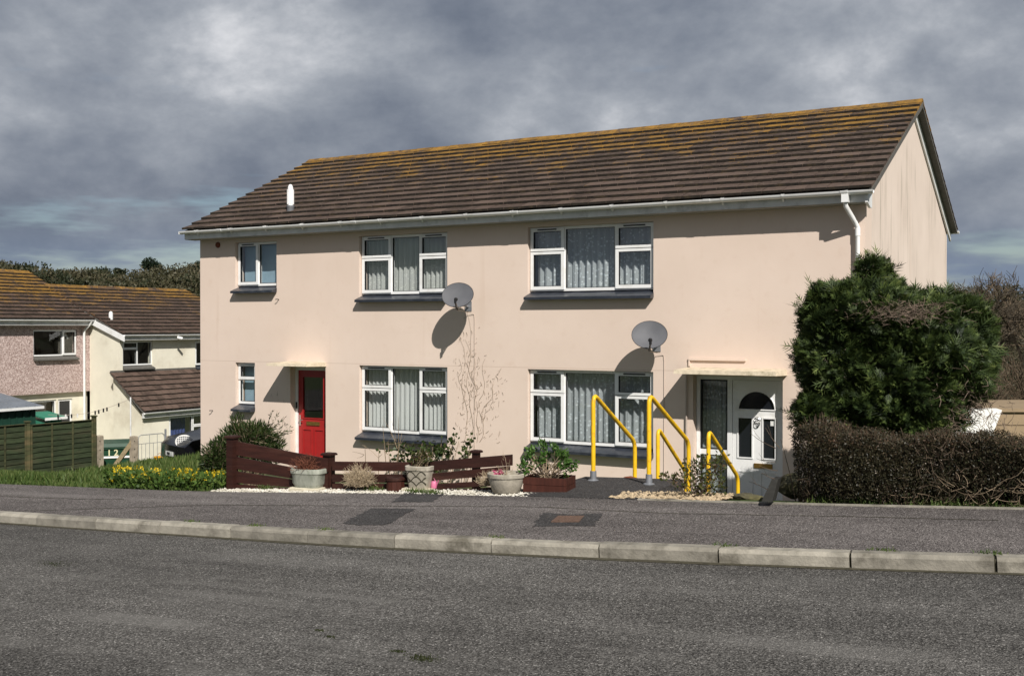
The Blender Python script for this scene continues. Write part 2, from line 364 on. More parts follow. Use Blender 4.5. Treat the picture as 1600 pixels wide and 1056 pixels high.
pm('weathered_green', (.055, .058, .026), .85, .35, 6, 30, .004, sc=(.6, .6, 2.5), dirt=(.13, .10, .05), ds=1.2, rnd=.25)
pm('weathered_dark', (.026, .036, .016), .85, .4, 5, 25, .006, sc=(.6, .6, 3), dirt=(.05, .048, .025), ds=1.3, rnd=.3)
pm('pot_concrete', (.36, .325, .265), .85, .25, 9, 45, .006, dirt=(.22, .20, .15), ds=7)
pm('pot_green', (.30, .31, .26), .85, .2, 9, 45, .006, dirt=(.20, .22, .17), ds=7, sc=(2.5, 2.5, .6))
pm('slab_cream', (.55, .50, .38), .85, .2, 8, 40, .005)
pm('yellow_paint', (.80, .48, .014), .45, .08, 8, spec=.4, dirt=(.45, .23, .02), ds=11)
pm('galv', (.28, .29, .31), .5, .15, 12, metal=.5)
m, t, b = newmat('stone_white'); c = mixc(t, 1., ramp(t, vor(t, 25, (1, 1, 1), 'Distance'), [(0, (.58, .55, .48)), (1, (.72, .69, .62))]), ramp(t, noise(t, 12, 3), [(.3, (.6, .58, .52)), (.7, (1, 1, 1))]), 'MULTIPLY'); lk(t, c, b.inputs['Base Color']); b.inputs['Roughness'].default_value = .85
pm('stone_buff', (.40, .31, .20), .9, .3, 14, 30, .01)
pm('rock', (.075, .068, .04), .95, .5, 6, 14, .03, dirt=(.13, .115, .045), ds=4)
pm('slate_dark', (.022, .021, .018), .85, .4, 8, 30, .006)
pm('pink_plastic', (.55, .16, .27), .4, .1)
m, t, b = newmat('pebbledash')
v = nn(t, 'ShaderNodeTexVoronoi', Scale=27); lk(t, pos(t), v.inputs['Vector']); hs = nn(t, 'ShaderNodeSeparateColor'); lk(t, v.outputs['Color'], hs.inputs[0])
c = ramp(t, hs.outputs[0], [(.1, (.30, .215, .19)), (.5, (.44, .335, .305)), (.9, (.56, .45, .415))], 'LINEAR'); lk(t, c, b.inputs['Base Color']); b.inputs['Roughness'].default_value = .9; bump(t, b, v.outputs['Distance'], .8, .02)
pm('cream_render', (.73, .69, .57), .85, .07, 1.2, 40, .005, dirt=(.58, .53, .42), ds=.8)
pm('shed_green', (.012, .045, .03), .5, .2, 4)
pm('store_green', (.03, .19, .12), .5, .15, 4)
pm('shed_roof', (.20, .22, .25), .45, .15, 2, metal=.3)
pm('bin_green', (.012, .05, .026), .45, .15, 5, spec=.5)
pm('white_paint', (.78, .77, .74), .5, .05)
pm('cream_paint', (.62, .58, .36), .6, .05)
pm('post_concrete', (.32, .27, .205), .9, .25, 8, 40, .006, dirt=(.2, .17, .12), ds=5)
pm('strut_mesh', (.26, .205, .12), .9, .35, 25, 40, .006)
pm('gate_metal', (.36, .36, .34), .5, .2, 10, metal=.3)
pm('blue_paint', (.02, .10, .35), .5, .1)
pm('orange_plastic', (.75, .36, .02), .45, .1)
pm('car_black', (.006, .006, .008), .15, .1, spec=.6)
pm('dark_glass', (.012, .014, .018), .08, .1, spec=.6)
pm('tyre', (.012, .012, .012), .9, .2)
pm('plate_white', (.75, .75, .72), .4, .03)
pm('blue_cloth', (.06, .08, .22), .9, .3, 6)
pm('wall_shade_tan', (.27, .20, .125), .85, .12, 2, 30, .005)  # tan stands for a cast shadow on the pale outbuilding wall
pm('room_dark', (.03, .028, .026), .9, .1)

# ------------------------------------------------------------------ the lie of the land
def yk(x): return -9.58+.0137*np.maximum(0, np.asarray(x, float)-10.5)**2*np.where(np.asarray(x) < 18, 1, 1)
def yb(x): return np.interp(x, [4, 7.5, 8.4, 10.6, 12.5, 14.6, 15.7, 16.7, 24], [-7.8, -7.8, -7.74, -7.42, -7.27, -7.22, -7.15, -7.04, -6.5])
def zh(x): return np.interp(x, [-200, -60, -20, -13, -8.5, -5, -1, 1, 16, 20, 40, 200], [-14, -8, -3.6, -3.1, -2.62, -2.2, -1.45, -1.3, -1.3, -1.2, -.6, -.6])
def ground(x, y):
    x = np.asarray(x, float); y = np.asarray(y, float)
    p = np.clip(road_z(x), -9, 6)
    e = yb(x)
    s = sst(0, 5.0, y-e-.1)
    z = lerp(p+.12, zh(x), s)
    z = z-np.clip(y-14, 0, 200)*.05
    return np.where(y < e+.08, p-.15, z)
xs = np.unique(np.concatenate([np.linspace(-900, -60, 15), np.linspace(-60, -24, 19), np.arange(-24, 24.1, .6), np.linspace(24, 60, 13), np.linspace(60, 900, 15)]))
ys = np.unique(np.concatenate([np.linspace(-900, -60, 12), np.linspace(-60, -12, 17), np.arange(-12, -1, .3), np.arange(-1, 24, .8), np.linspace(24, 80, 20), np.linspace(80, 900, 15)]))
X, Y = np.meshgrid(xs, ys); Z = ground(X, Y); Z = Z+np.where(Y > yb(X)+.3, rng.normal(0, .012, X.shape), 0)
nx, ny = len(xs), len(ys); V = np.stack([X, Y, Z], -1).reshape(-1, 3)
idx = np.arange(nx*ny).reshape(ny, nx); a, b_, c_, d_ = idx[:-1, :-1].ravel(), idx[:-1, 1:].ravel(), idx[1:, 1:].ravel(), idx[1:, :-1].ravel()
tag(arrmesh('ground', V, np.concatenate([np.stack([a, b_, c_], 1), np.stack([a, c_, d_], 1)]), 'soil_grass', smooth=True), kind='structure')
# road
mb = MB(); rx = np.concatenate([np.linspace(-150, -10, 15), np.arange(-9, 24, 1.), np.linspace(25, 150, 15)])
for i in range(len(rx)-1):
    x0, x1 = rx[i], rx[i+1]
    mb.poly([(x0, -16.2, road_z(x0)), (x1, -16.2, road_z(x1)), (x1, float(yk(min(x1, 20)))+.03, road_z(x1)), (x0, float(yk(min(x0, 20)))+.03, road_z(x0))])
    mb.poly([(x0, -30, road_z(x0)), (x1, -30, road_z(x1)), (x1, -16.2, road_z(x1)), (x0, -16.2, road_z(x0))])
tag(mb.build('road', 'road_asphalt'), kind='structure')
# pavement: one sheet from the back of the kerb to the gardens
mb = MB(); KW = .13
px = np.concatenate([np.linspace(-60, -5, 12), np.arange(-4, 22, .5), np.linspace(22, 60, 8)])
def kb(x): return float(yk(min(x, 20)))
for i in range(len(px)-1):
    x0, x1 = px[i], px[i+1]; n = 4
    for j in range(n):
        def P(x, t): y = lerp(kb(x)+KW-.02, float(yb(x)), t); return (x, y, road_z(x)+.106+.034*t)
        mb.poly([P(x0, j/n), P(x1, j/n), P(x1, (j+1)/n), P(x0, (j+1)/n)])
    mb.poly([(x0, float(yb(x0)), road_z(x0)+.14), (x1, float(yb(x1)), road_z(x1)+.14), (x1, float(yb(x1)), road_z(x1)-.3), (x0, float(yb(x0)), road_z(x0)-.3)])
pav = tag(mb.build('pavement', 'pavement_asphalt'), kind='structure')
def sheet(name, pts, h, m, parent):
    pts = [np.array(p) for p in pts]; q = []
    for i in range(len(pts)):
        for k in range(9): q.append(lerp(pts[i], pts[(i+1) % len(pts)], k/9)+rng.normal(0, .012, 2))
    pts = q
    mb = MB(); mb.poly([(p[0], p[1], road_z(p[0])+.106+.034*((p[1]-kb(p[0])-KW)/(float(yb(p[0]))-kb(p[0])-KW))+h) for p in pts]); return mb.build(name, m, parent, fix=False)
pp = lambda l: [onroad(u, v, .12)[:2] for u, v in l]
sheet('tarmac_patch', pp([(833, 821), (928, 821), (942, 803), (893, 805), (848, 802)]), .004, 'patch_asphalt', pav)
sheet('tarmac_patch', pp([(536, 816), (560, 819), (604, 818), (649, 796), (578, 795)]), .004, 'patch_asphalt', pav)
sheet('tarmac_patch', pp([(612, 786), (676, 786), (697, 773), (634, 772)]), .004, 'patch_asphalt', pav)
cv = pp([(861, 816), (905, 816), (913, 807), (872, 807)])
mb = MB(); zc = [road_z(p[0])+.135 for p in cv]
mb.hexa([(p[0], p[1], z-.06) for p, z in zip(cv, zc)]+[(p[0], p[1], z-.004) for p, z in zip(cv, zc)])
cov = mb.build('access_cover', 'iron_cover', pav)
mb = MB()
for q in np.linspace(.12, .88, 7):
    A = lerp(np.array([*cv[0], zc[0]]), np.array([*cv[1], zc[1]]), q); B = lerp(np.array([*cv[3], zc[3]]), np.array([*cv[2], zc[2]]), q)
    mb.tube([A+(B-A)*.08-[0, 0, .004], B-(B-A)*.08-[0, 0, .004]], .006, 4)
mb.build('cover_rib', 'iron_cover', cov)
# long trench seams in the footway
for pts in ([(0, 797), (340, 789), (560, 791), (830, 793), (1040, 803), (1300, 808), (1600, 815)], [(0, 775), (90, 779), (210, 781)], [(480, 785), (520, 779), (560, 772)]):
    mb = MB()
    c0 = [onroad(u, v, .122) for u, v in pts]; cc = []
    for i in range(len(c0)-1):
        for q in range(8): p = lerp(c0[i], c0[i+1], q/8); cc.append(p+np.array([0, rng.normal(0, .008), 0]))
    for i in range(len(cc)-1):
        A, B = cc[i], cc[i+1]; wd = .006+.004*abs(math.sin(i*1.7))
        q = [(A[0], A[1]-wd), (B[0], B[1]-wd), (B[0], B[1]+wd), (A[0], A[1]+wd)]
        mb.poly([(x, y, road_z(x)+.106+.034*((y-kb(x)-KW)/(float(yb(x))-kb(x)-KW))+.003) for x, y in q])
    mb.build('tarmac_seam', 'joint_dirt', pav, fix=False)
# kerb of separate stones
kerb = thing('kerb', None, None, (12, -9.4, road_z(12))); kerb['kind'] = 'structure'
mb = MB(); mb.prism([(0, -.12), (0, .085), (.022, .112), (KW, .112), (KW, -.12)], 'x', 0, .905)
ks0 = mb.build('kerb_stone', 'kerb_concrete', kerb, local=True); ksm = ks0.data
def place_stone(o, x0):
    x1 = x0+.915*.9975; A = Vector((x0, kb(x0), road_z(x0))); B = Vector((x1, kb(x1), road_z(x1))); d = (B-A).normalized()
    o.matrix_parent_inverse = Matrix.Identity(4)
    o.location = A-Vector(WL[kerb.name])+Vector((0, random.uniform(-.006, .006), random.uniform(-.004, .004))); o.rotation_euler = (random.uniform(-.01, .01), -math.asin(d.z), math.atan2(d.y, d.x))
kx = onroad(951, 868)[0]; n0 = int((kx+8)/.9127)
for i in range(-n0, 12):
    o = ks0 if i == -n0 else bpy.data.objects.new('kerb_stone', ksm)
    if o is not ks0: COL.objects.link(o); o.parent = kerb
    place_stone(o, kx+i*.9127)
mb = MB()
for x in np.arange(-8, 23, .5): mb.hexa([(x, kb(x)+.012, road_z(x)-.1), (x+.5, kb(x+.5)+.012, road_z(x+.5)-.1), (x+.5, kb(x+.5)+KW-.01, road_z(x+.5)-.1), (x, kb(x)+KW-.01, road_z(x)-.1)]+[(x, kb(x)+.012, road_z(x)+.092), (x+.5, kb(x+.5)+.012, road_z(x+.5)+.092), (x+.5, kb(x+.5)+KW-.01, road_z(x+.5)+.1), (x, kb(x)+KW-.01, road_z(x)+.1)])
mb.build('mortar_bed', 'joint_dirt', kerb, fix=False)
mb = MB()
for x in np.arange(-8, 22, .25):
    wd = .02+.012*random.random(); x1 = x+.25
    mb.poly([(x, kb(x)-wd, road_z(x)+.003), (x1, kb(x1)-wd, road_z(x1)+.003), (x1, kb(x1)+.004, road_z(x1)+.014), (x, kb(x)+.004, road_z(x)+.014)])
mb.build('gutter_dirt', 'joint_dirt', kerb, fix=False)

# ------------------------------------------------------------------ builders shared by the houses
def wall_open(mb, a0, a1, z0, z1, ops, th, t0=0.):
    A = sorted({a0, a1, *[o[0] for o in ops], *[o[1] for o in ops]}); Zs = sorted({z0, z1, *[o[2] for o in ops], *[o[3] for o in ops]})
    for i in range(len(A)-1):
        for j in range(len(Zs)-1):
            ca, cz = (A[i]+A[i+1])/2, (Zs[j]+Zs[j+1])/2
            if any(o[0] < ca < o[1] and o[2] < cz < o[3] for o in ops): continue
            q = [(A[i], Zs[j]), (A[i+1], Zs[j]), (A[i+1], Zs[j+1]), (A[i], Zs[j+1])]
            mb.poly([(x, t0, z) for x, z in q]); mb.poly([(x, t0+th, z) for x, z in reversed(q)])
    for o in ops+[(a0, a1, z0, z1)]:
        x0, x1, y0, y1 = o; q = [(x0, y0), (x1, y0), (x1, y1), (x0, y1)]
        for i in range(4):
            (xa, za), (xb, zb) = q[i], q[(i+1) % 4]
            mb.poly([(xa, t0, za), (xb, t0, zb), (xb, t0+th, zb), (xa, t0+th, za)])
def ring(mb, x0, x1, z0, z1, w_, y0, y1):
    mb.box(x0, x1, y0, y1, z0, z0+w_); mb.box(x0, x1, y0, y1, z1-w_, z1)
    mb.box(x0, x0+w_, y0, y1, z0+w_, z1-w_); mb.box(x1-w_, x1, y0, y1, z0+w_, z1-w_)
def xf(mb, fn): mb.v = [fn(*p) for p in mb.v]; return mb
IDN = lambda x, y, z: (x, y, z)
def window(parent, x0, x1, z0, z1, cells, fn=IDN, sill=True, sillmat='sill_slate', dep=.09, pane='glass', frame='upvc', label=None):
    """cells: (fx0, fx1, fz0, fz1, 's' sash | 'f' fixed, vent?)"""
    wdw = thing('window', None, None, parent=parent)
    if label: wdw['label'] = label
    W_, H_ = x1-x0, z1-z0; g = .003
    mb = MB(); ring(mb, x0+g, x1-g, z0, z1-g, .05, dep, dep+.07)
    xsn = sorted({c[0] for c in cells}-{0}); 
    for c in cells:
        if c[1] < .999: mb.box(x0+c[1]*W_-.03, x0+c[1]*W_+.03, dep+.002, dep+.068, z0+.05+c[2]*0+max(0, c[2]*H_-.05 if c[2] > 0 else 0), z0+c[3]*H_-(.05 if c[3] > .99 else 0)) if c[4] != 'x' else None
        if c[3] < .999: mb.box(x0+c[0]*W_+.03, x0+c[1]*W_-.03, dep+.004, dep+.066, z0+c[3]*H_-.03, z0+c[3]*H_+.03)
    xf(mb, fn).build('frame', frame, wdw)
    for (a, b, c, d, k, *vt) in cells:
        ax, bx = x0+a*W_+(.02 if a == 0 else -.005), x0+b*W_-(.02 if b > .99 else -.005)
        cz, dz = z0+c*H_+(.028 if c == 0 else -.006), z0+d*H_-(.022 if d > .99 else -.006)
        if k == 's':
            mb = MB(); ring(mb, ax, bx, cz, dz, .058, dep-.024, dep+.03); mb.mi = 1; ring(mb, ax+.056, bx-.056, cz+.056, dz-.056, .011, dep-.014, dep+.028)
            xf(mb, fn).build('sash', [frame, 'gasket'], wdw); e = .062; gy = dep+.008
        else:
            mb = MB(); e = .055; ring(mb, x0+a*W_+(.05 if a == 0 else .03), x0+b*W_-(.05 if b > .99 else .03), cz+.022, dz-.028, .010, dep+.006, dep+.04); xf(mb, fn).build('gasket', 'gasket', wdw); e = .035; gy = dep+.03
        mb = MB(); mb.box(ax+e, bx-e, gy, gy+.006, cz+e*.6, dz-e*.6); xf(mb, fn).build('pane', pane, wdw)
        if vt and vt[0]:
            mb = MB(); mb.box(lerp(ax, bx, .22), lerp(ax, bx, .78), dep-.04, dep-.0245, dz-.036, dz-.016); xf(mb, fn).build('trickle_vent', 'gasket' if vt[0] == 2 else frame, wdw)
    if sill:
        mb = MB(); mb.prism([(dep+.06, z0-.001), (-.14, z0-.105), (-.14, z0-.15), (-.02, z0-.15), (.0, z0-.128), (dep+.06, z0-.128)], 'x', x0-.006, x1+.006)
        xf(mb, fn).build('sill', sillmat, wdw)
    return wdw
def curtain(name, label, x0, x1, z0, z1, y, mat, folds, amp, fn=IDN, group=None):
    nx_ = int(folds*8); mb = MB(); V = []
    ph = [random.uniform(-.5, .5) for _ in range(nx_+1)]
    for i in range(nx_+1):
        q = i/nx_
        for j in range(4):
            r = j/3; yy = y+amp*math.sin(2*PI*folds*q+ph[i]*1.5+1.3*math.sin(q*9.7+x0))*(.5+.5*(1-r*.6)); V.append((lerp(x0, x1, q)+.004*ph[i]*(1-r), yy, lerp(z0, z1, r)))
    mb.v = V
    for i in range(nx_):
        for j in range(3): k = i*4+j; mb.f.append((k, k+4, k+5, k+1)); mb.m.append(0)
    root = thing(name, label, 'curtain', fn((x0+x1)/2, y, z0), group)
    xf(mb, fn).build('drape', mat, root, smooth=True, fix=False)
    mb = MB(); mb.tube([(x0-.03, y, z1+.008), (x1+.03, y, z1+.008)], .01, 6); xf(mb, fn).build('rail', 'upvc', root)
    return root
def tiled_slope(parent, org, ux, us, length, nw, g, tw, mat, maxind, name_bulk='roof_tiles', alen=1.3, th=.038, jit=.006):
    """tiles on a slope: org corner at eave, ux unit along eave, us unit up-slope"""
    ux, us = Vector(ux), Vector(us); nz = ux.cross(us).normalized(); rows = int(round(length/g)); d = math.atan(th*1.12/g)
    rot0 = Matrix((ux, us, nz)).transposed().to_4x4() @ Matrix.Rotation(-d, 4, 'X')
    tm = MB(); h = tw/2-.006; L = g*alen
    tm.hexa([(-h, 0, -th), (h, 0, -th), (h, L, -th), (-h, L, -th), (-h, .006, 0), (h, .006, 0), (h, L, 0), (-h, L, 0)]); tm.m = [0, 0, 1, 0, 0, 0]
    pl = []
    for r in range(rows):
        off = .5 if r % 2 else 0
        lst = [(i+.5+off, 1.) for i in range(nw-(1 if off else 0))]
        if off: lst = [(.25, .5)]+lst+[(nw-.25, .5)]
        for cx, sc in lst:
            p = Vector(org)+ux*(cx*tw)+us*(r*g)+nz*(th*2.1)
            m_ = Matrix.Translation(p+nz*random.uniform(-.5, 1)*jit*.25+us*random.gauss(0, jit*.7)) @ rot0 @ Euler((random.gauss(0, .004), random.gauss(0, .0016), random.gauss(0, .003))).to_matrix().to_4x4() @ Matrix.Diagonal((sc, 1, 1, 1))
            pl.append(((p-Vector(CAM)).length, m_))
    pl.sort(key=lambda q: q[0]); W0 = Vector(WL[parent.name]); base = None
    for _, m_ in pl[:maxind]:
        if base is None:
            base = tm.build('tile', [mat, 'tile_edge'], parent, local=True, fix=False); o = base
        else: o = bpy.data.objects.new('tile', base.data); COL.objects.link(o); o.parent = parent
        o.matrix_local = Matrix.Translation(-W0) @ m_
    rest = pl[maxind:]
    if rest:
        tv = np.array(tm.v); Vs, Ts, at_, mi_ = [], [], [], []; tmi = [k for k in tm.m for _ in (0, 1)]
        tri = []
        for f in tm.f: tri += [(f[0], f[1], f[2]), (f[0], f[2], f[3])]
        tri = np.array(tri)
        # outward winding
        cen = tv.mean(0)
        for k in range(len(tri)):
            p0, p1, p2 = tv[tri[k]]
            if np.dot(np.cross(p1-p0, p2-p0), (p0+p1+p2)/3-cen) < 0: tri[k] = tri[k][::-1]
        for i, (_, m_) in enumerate(rest):
            A = np.array(m_); Vs.append(tv @ A[:3, :3].T+A[:3, 3]); Ts.append(tri+i*8); at_ += [random.random()]*len(tri); mi_ += tmi
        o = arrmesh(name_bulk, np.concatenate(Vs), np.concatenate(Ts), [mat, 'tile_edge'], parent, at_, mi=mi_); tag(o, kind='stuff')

# ------------------------------------------------------------------ the pink block of flats
W, D = 13.86, 7.45; ZG = -1.6
house = thing('house', 'two storey pink rendered block with brown tiled roof and red door', 'house', (W/2, D/2, -1.3))
zt, ztl = 3.339, .84
OPS = [(1.014, 2.16, 2.43-.128, zt), (4.279, 6.333, 2.21-.128, zt), (8.038, 10.433, 2.21-.128, zt),
       (1.014, 1.56, -.02-.128, ztl), (4.279, 6.333, -.44-.128, ztl), (8.038, 10.433, -.45-.128, ztl),
       (2.52, 3.44, -1.3, .775), (11.13, 12.61, -1.3, .80)]
ZE = 3.46; ZA = 5.36
mb = MB(); wall_open(mb, 0, W, ZG, ZE, OPS, .26)
mb.box(0, .26, .26, D-.26, ZG, ZE); mb.box(0, W, D-.26, D, ZG, ZE)
mb.prism([(.26, ZG), (D-.26, ZG), (D-.26, ZE), (.26, ZE)], 'x', W-.26, W)
for xa in (W-.26, 0): mb.prism([(0, ZE), (D, ZE), (D/2, ZA+.02)], 'x', xa, xa+.26)
hw = mb.build('wall', 'render_paint', house)
mb = MB(); mb.box(.28, W-.28, .28, D-.28, 1.15, 1.38); mb.box(.28, W-.28, .28, D-.28, -1.4, -1.3); mb.box(.28, W-.28, .28, D-.28, ZE-.06, ZE)
mb.box(.28, W-.28, 3.4, 3.5, -1.3, 1.15); mb.box(.28, W-.28, 3.4, 3.5, 1.38, ZE-.06)
for x in (2.35, 3.6, 6.9, 11.0):
    mb.box(x, x+.1, .28, 3.4, -1.3, 1.15); mb.box(x, x+.1, .28, 3.4, 1.38, ZE-.06)
mb.build('interior', 'interior', house)
# roof
roof = thing('roof', None, None, parent=house)
ey, ez = -.33, 3.60; ry, rz = D/2, 5.565; sl = math.hypot(ry-ey, rz-ez); us = (0, (ry-ey)/sl, (rz-ez)/sl); SO = .17
mb = MB()
for s in (1, -1):
    yy = lambda y: y if s == 1 else D-y
    mb.hexa([(-SO+.01, yy(ey+.03), ez-.05), (W+SO-.01, yy(ey+.03), ez-.05), (W+SO-.01, yy(ry), rz-.05), (-SO+.01, yy(ry), rz-.05), (-SO+.01, yy(ey+.03), ez+.005), (W+SO-.01, yy(ey+.03), ez+.005), (W+SO-.01, yy(ry), rz+.0), (-SO+.01, yy(ry), rz+.0)])
mb.build('roof_deck', 'verge_mortar', roof)
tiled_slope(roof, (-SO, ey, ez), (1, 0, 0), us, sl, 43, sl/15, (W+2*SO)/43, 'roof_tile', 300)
# rear slope: courses only, seen at the verge
mb = MB(); g = sl/15
for k in range(15):
    p = [np.array([0, D-ey, ez])+np.array([0, -us[1], us[2]])*s_ for s_ in (k*g, k*g+g*1.2)]; nz_ = np.array([0, us[2], us[1]])
    a0 = p[0]+nz_*.045; a1 = p[1]+nz_*.022; b0 = a0-nz_*.022; b1 = a1-nz_*.02
    mb.hexa([(-SO, b0[1], b0[2]), (W+SO, b0[1], b0[2]), (W+SO, b1[1], b1[2]), (-SO, b1[1], b1[2]), (-SO, a0[1], a0[2]), (W+SO, a0[1], a0[2]), (W+SO, a1[1], a1[2]), (-SO, a1[1], a1[2])])
mb.build('rear_tile_course', 'roof_tile', roof)
mb = MB(); L = .462
mb.prism([(-.15, -.055), (-.02, .03), (.02, .03), (.15, -.055), (.13, -.065), (0, .01), (-.13, -.065)], 'x', 0, L-.012)
rt0 = None
for i in range(31):
    if rt0 is None: rt0 = mb.build('ridge_tile', 'roof_tile', roof, local=True); o = rt0
    else: o = bpy.data.objects.new('ridge_tile', rt0.data); COL.objects.link(o); o.parent = roof
    o.location = Vector((-SO+i*(W+2*SO)/31, ry, rz+.052+random.uniform(-.006, .006)))-Vector(WL[house.name]); o.rotation_euler = (random.gauss(0, .012), random.gauss(0, .006), random.gauss(0, .006))
# verge strip and rear bargeboard on the gable
mb = MB()
for (ya, za, yc, zc_) in ((ey, ez, ry, rz),):
    mb.hexa([(W+SO-.05, ya, za-.055), (W+SO+.004, ya, za-.055), (W+SO+.004, yc, zc_-.055), (W+SO-.05, yc, zc_-.055), (W+SO-.05, ya, za+.03), (W+SO+.004, ya, za+.03), (W+SO+.004, yc, zc_+.03), (W+SO-.05, yc, zc_+.03)])
mb.box(W+SO-.03, W+SO+.003, ey+.02, ey+.03, ez-.05, ez)
mb.build('verge', 'verge_mortar', roof)
def barge(x0, x1, front, h=.17):
    mb = MB(); f_ = (lambda y: y) if front else (lambda y: D-y)
    mb.hexa([(x0, f_(-.30), ez-.05-h), (x1, f_(-.30), ez-.05-h), (x1, f_(ry-.002), rz-.055-h), (x0, f_(ry-.002), rz-.055-h), (x0, f_(-.30), ez-.05), (x1, f_(-.30), ez-.05), (x1, f_(ry-.002), rz-.055), (x0, f_(ry-.002), rz-.055)]); return mb
barge(W+.005, W+.035, False).build('bargeboard', 'upvc_worn', roof)
# flue
fx, fy, fz = 2.27, .3, 3.90
mb = MB(); mb.lathe([(.075, 0), (.075, .13), (.082, .14), (.082, .17), (.06, .175)], (fx, fy, fz), 16); fl = mb.build('flue_collar', 'galv', roof, smooth=True)
mb = MB(); mb.lathe([(.058, .17), (.06, .50), (.05, .56), (.03, .60), (0.001, .61)], (fx, fy, fz), 16)
for k in range(8):
    an = k*PI/4; mb.tube([(fx+.062*math.cos(an), fy+.062*math.sin(an), fz+.2), (fx+.062*math.cos(an), fy+.062*math.sin(an), fz+.5)], .008, 5)
mb.build('flue_pipe', 'upvc', roof, smooth=True)
# eaves: fascia, soffit, gutter
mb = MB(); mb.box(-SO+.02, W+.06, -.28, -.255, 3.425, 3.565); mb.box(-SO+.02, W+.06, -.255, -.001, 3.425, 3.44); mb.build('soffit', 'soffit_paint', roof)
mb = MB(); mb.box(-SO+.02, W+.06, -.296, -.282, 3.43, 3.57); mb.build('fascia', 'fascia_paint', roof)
mb = MB(); mb.prism([(-.31, 3.42), (-.31, 3.56), (-.02, 3.66), (-.02, 3.36), (-.12, 3.36)], 'x', W+.061, W+.10); mb.build('box_end', 'upvc_worn', roof)
gut = thing('gutter', None, None, parent=house)
mb = MB(); cy, cz = -.355, 3.595; prof = []
for i in range(9): an = PI+PI*i/8; prof.append((cy+.058*math.cos(an), cz+.058*math.sin(an)))
for i in range(9): an = 2*PI-PI*i/8; prof.append((cy+.051*math.cos(an), cz+.051*math.sin(an)))
mb.prism(prof, 'x', -SO-.03, W+SO+.02); mb.box(-SO-.034, -SO-.03, cy-.058, cy+.058, cz-.058, cz); mb.build('trough', 'upvc', gut, smooth=True)
mb = MB()
for x in (.9, 4.4, 7.95, 11.45, W-.28): mb.prism([(cy+.066*math.cos(PI+PI*i/8), cz+.066*math.sin(PI+PI*i/8)+.004) for i in range(9)], 'x', x, x+.11)
mb.build('union', 'upvc', gut, smooth=True)
mb = MB(); mb.prism([(cy+.064*math.cos(PI+PI*i/8), cz+.064*math.sin(PI+PI*i/8)+.006) for i in range(9)]+[(-.297, cz+.03), (-.297, cz-.1), (-.31, cz-.1)], 'x', 0, .028)
br0 = None
for i in range(15):
    if br0 is None: br0 = mb.build('bracket', 'upvc', gut, local=True); o = br0
    else: o = bpy.data.objects.new('bracket', br0.data); COL.objects.link(o); o.parent = gut
    o.location = Vector((.25+i*.957, 0, 0))-Vector(WL[house.name])
mb = MB(); mb.prism([(D-cy+.058*math.cos(PI+PI*i/8), cz+.058*math.sin(PI+PI*i/8)) for i in range(9)], 'x', -SO-.03, W+SO+.02); mb.build('rear_trough', 'upvc', gut)
xd = float(ony(1340, 430, -.05)[0])
def sqtube(mb, pts, s): mb.tube(pts, s*.72, 4)
mb = MB(); mb.box(xd-.16, xd-.06, -.405, -.305, 3.43, 3.55); hop = mb.v
mb.tube([(xd-.11, -.355, 3.45), (xd-.11, -.345, 3.38), (xd-.03, -.1, 3.16), (xd, -.06, 3.08), (xd, -.06, -1.25)], .036, 10)
for z in (1.2, -.4): mb.box(xd-.055, xd+.055, -.10, -.002, z, z+.05)
mb.lathe([(.042, 0), (.042, .12)], (xd, -.06, 2.95), 10)
mb.build('downpipe', 'upvc', house, smooth=True)
# windows
C3 = lambda a, b, s: [(0, a, 0, s, 's'), (0, a, s, 1, 's', 2), (a, b, 0, 1, 'f'), (b, 1, 0, s, 's'), (b, 1, s, 1, 's', 2)]
window(house, 1.014, 2.16, 2.43, zt, [(0, .5, 0, 1, 's', 2), (.5, 1, 0, 1, 'f')])
window(house, 4.279, 6.333, 2.21, zt, C3(.345, .675, .62))
window(house, 8.038, 10.433, 2.21, zt, C3(.285, .70, .62))
window(house, 1.014, 1.56, -.02, ztl, [(0, 1, 0, .60, 'f'), (0, 1, .60, 1, 's', 1)])
window(house, 4.279, 6.333, -.44, ztl, C3(.345, .675, .66))
window(house, 8.038, 10.433, -.45, ztl, C3(.285, .70, .68))
# doors
def panel_mould(mb, x0, x1, z0, z1, y, w_=.02, d=.012): ring(mb, x0, x1, z0, z1, w_, y-d, y)
d1 = thing('door', None, None, parent=house); d1['label'] = 'red half glazed front door with brass letterbox'
mb = MB(); y0 = .15; ring(mb, 2.523, 3.437, -1.298, .772, .062, y0, y0+.09); mb.build('door_frame', 'upvc', d1)
mb = MB(); x0, x1 = 2.59, 3.37; z0, z1 = -1.24, .705; yd = y0+.02
mb.box(x0, x1, yd, yd+.045, z0, -.26); mb.box(x0, x0+.115, yd, yd+.045, -.26, z1); mb.box(x1-.115, x1, yd, yd+.045, -.26, z1); mb.box(x0+.115, x1-.115, yd, yd+.045, z1-.12, z1)
ring(mb, x0+.105, x1-.105, -.27, z1-.11, .022, yd-.012, yd-.0005)
panel_mould(mb, x0+.11, x0+.36, -1.12, -.47, yd-.0005, .026, .014); panel_mould(mb, x1-.36, x1-.11, -1.12, -.47, yd-.0005, .026, .014)
mb.build('door_leaf', 'red_door', d1)
mb = MB(); mb.box(x0+.11, x1-.11, yd+.015, yd+.021, -.255, z1-.115); mb.build('pane', 'glass', d1)
mb = MB(); mb.box(x0+.22, x1-.22, yd-.016, yd-.001, -.40, -.325); mb.build('letterbox', 'brass', d1)
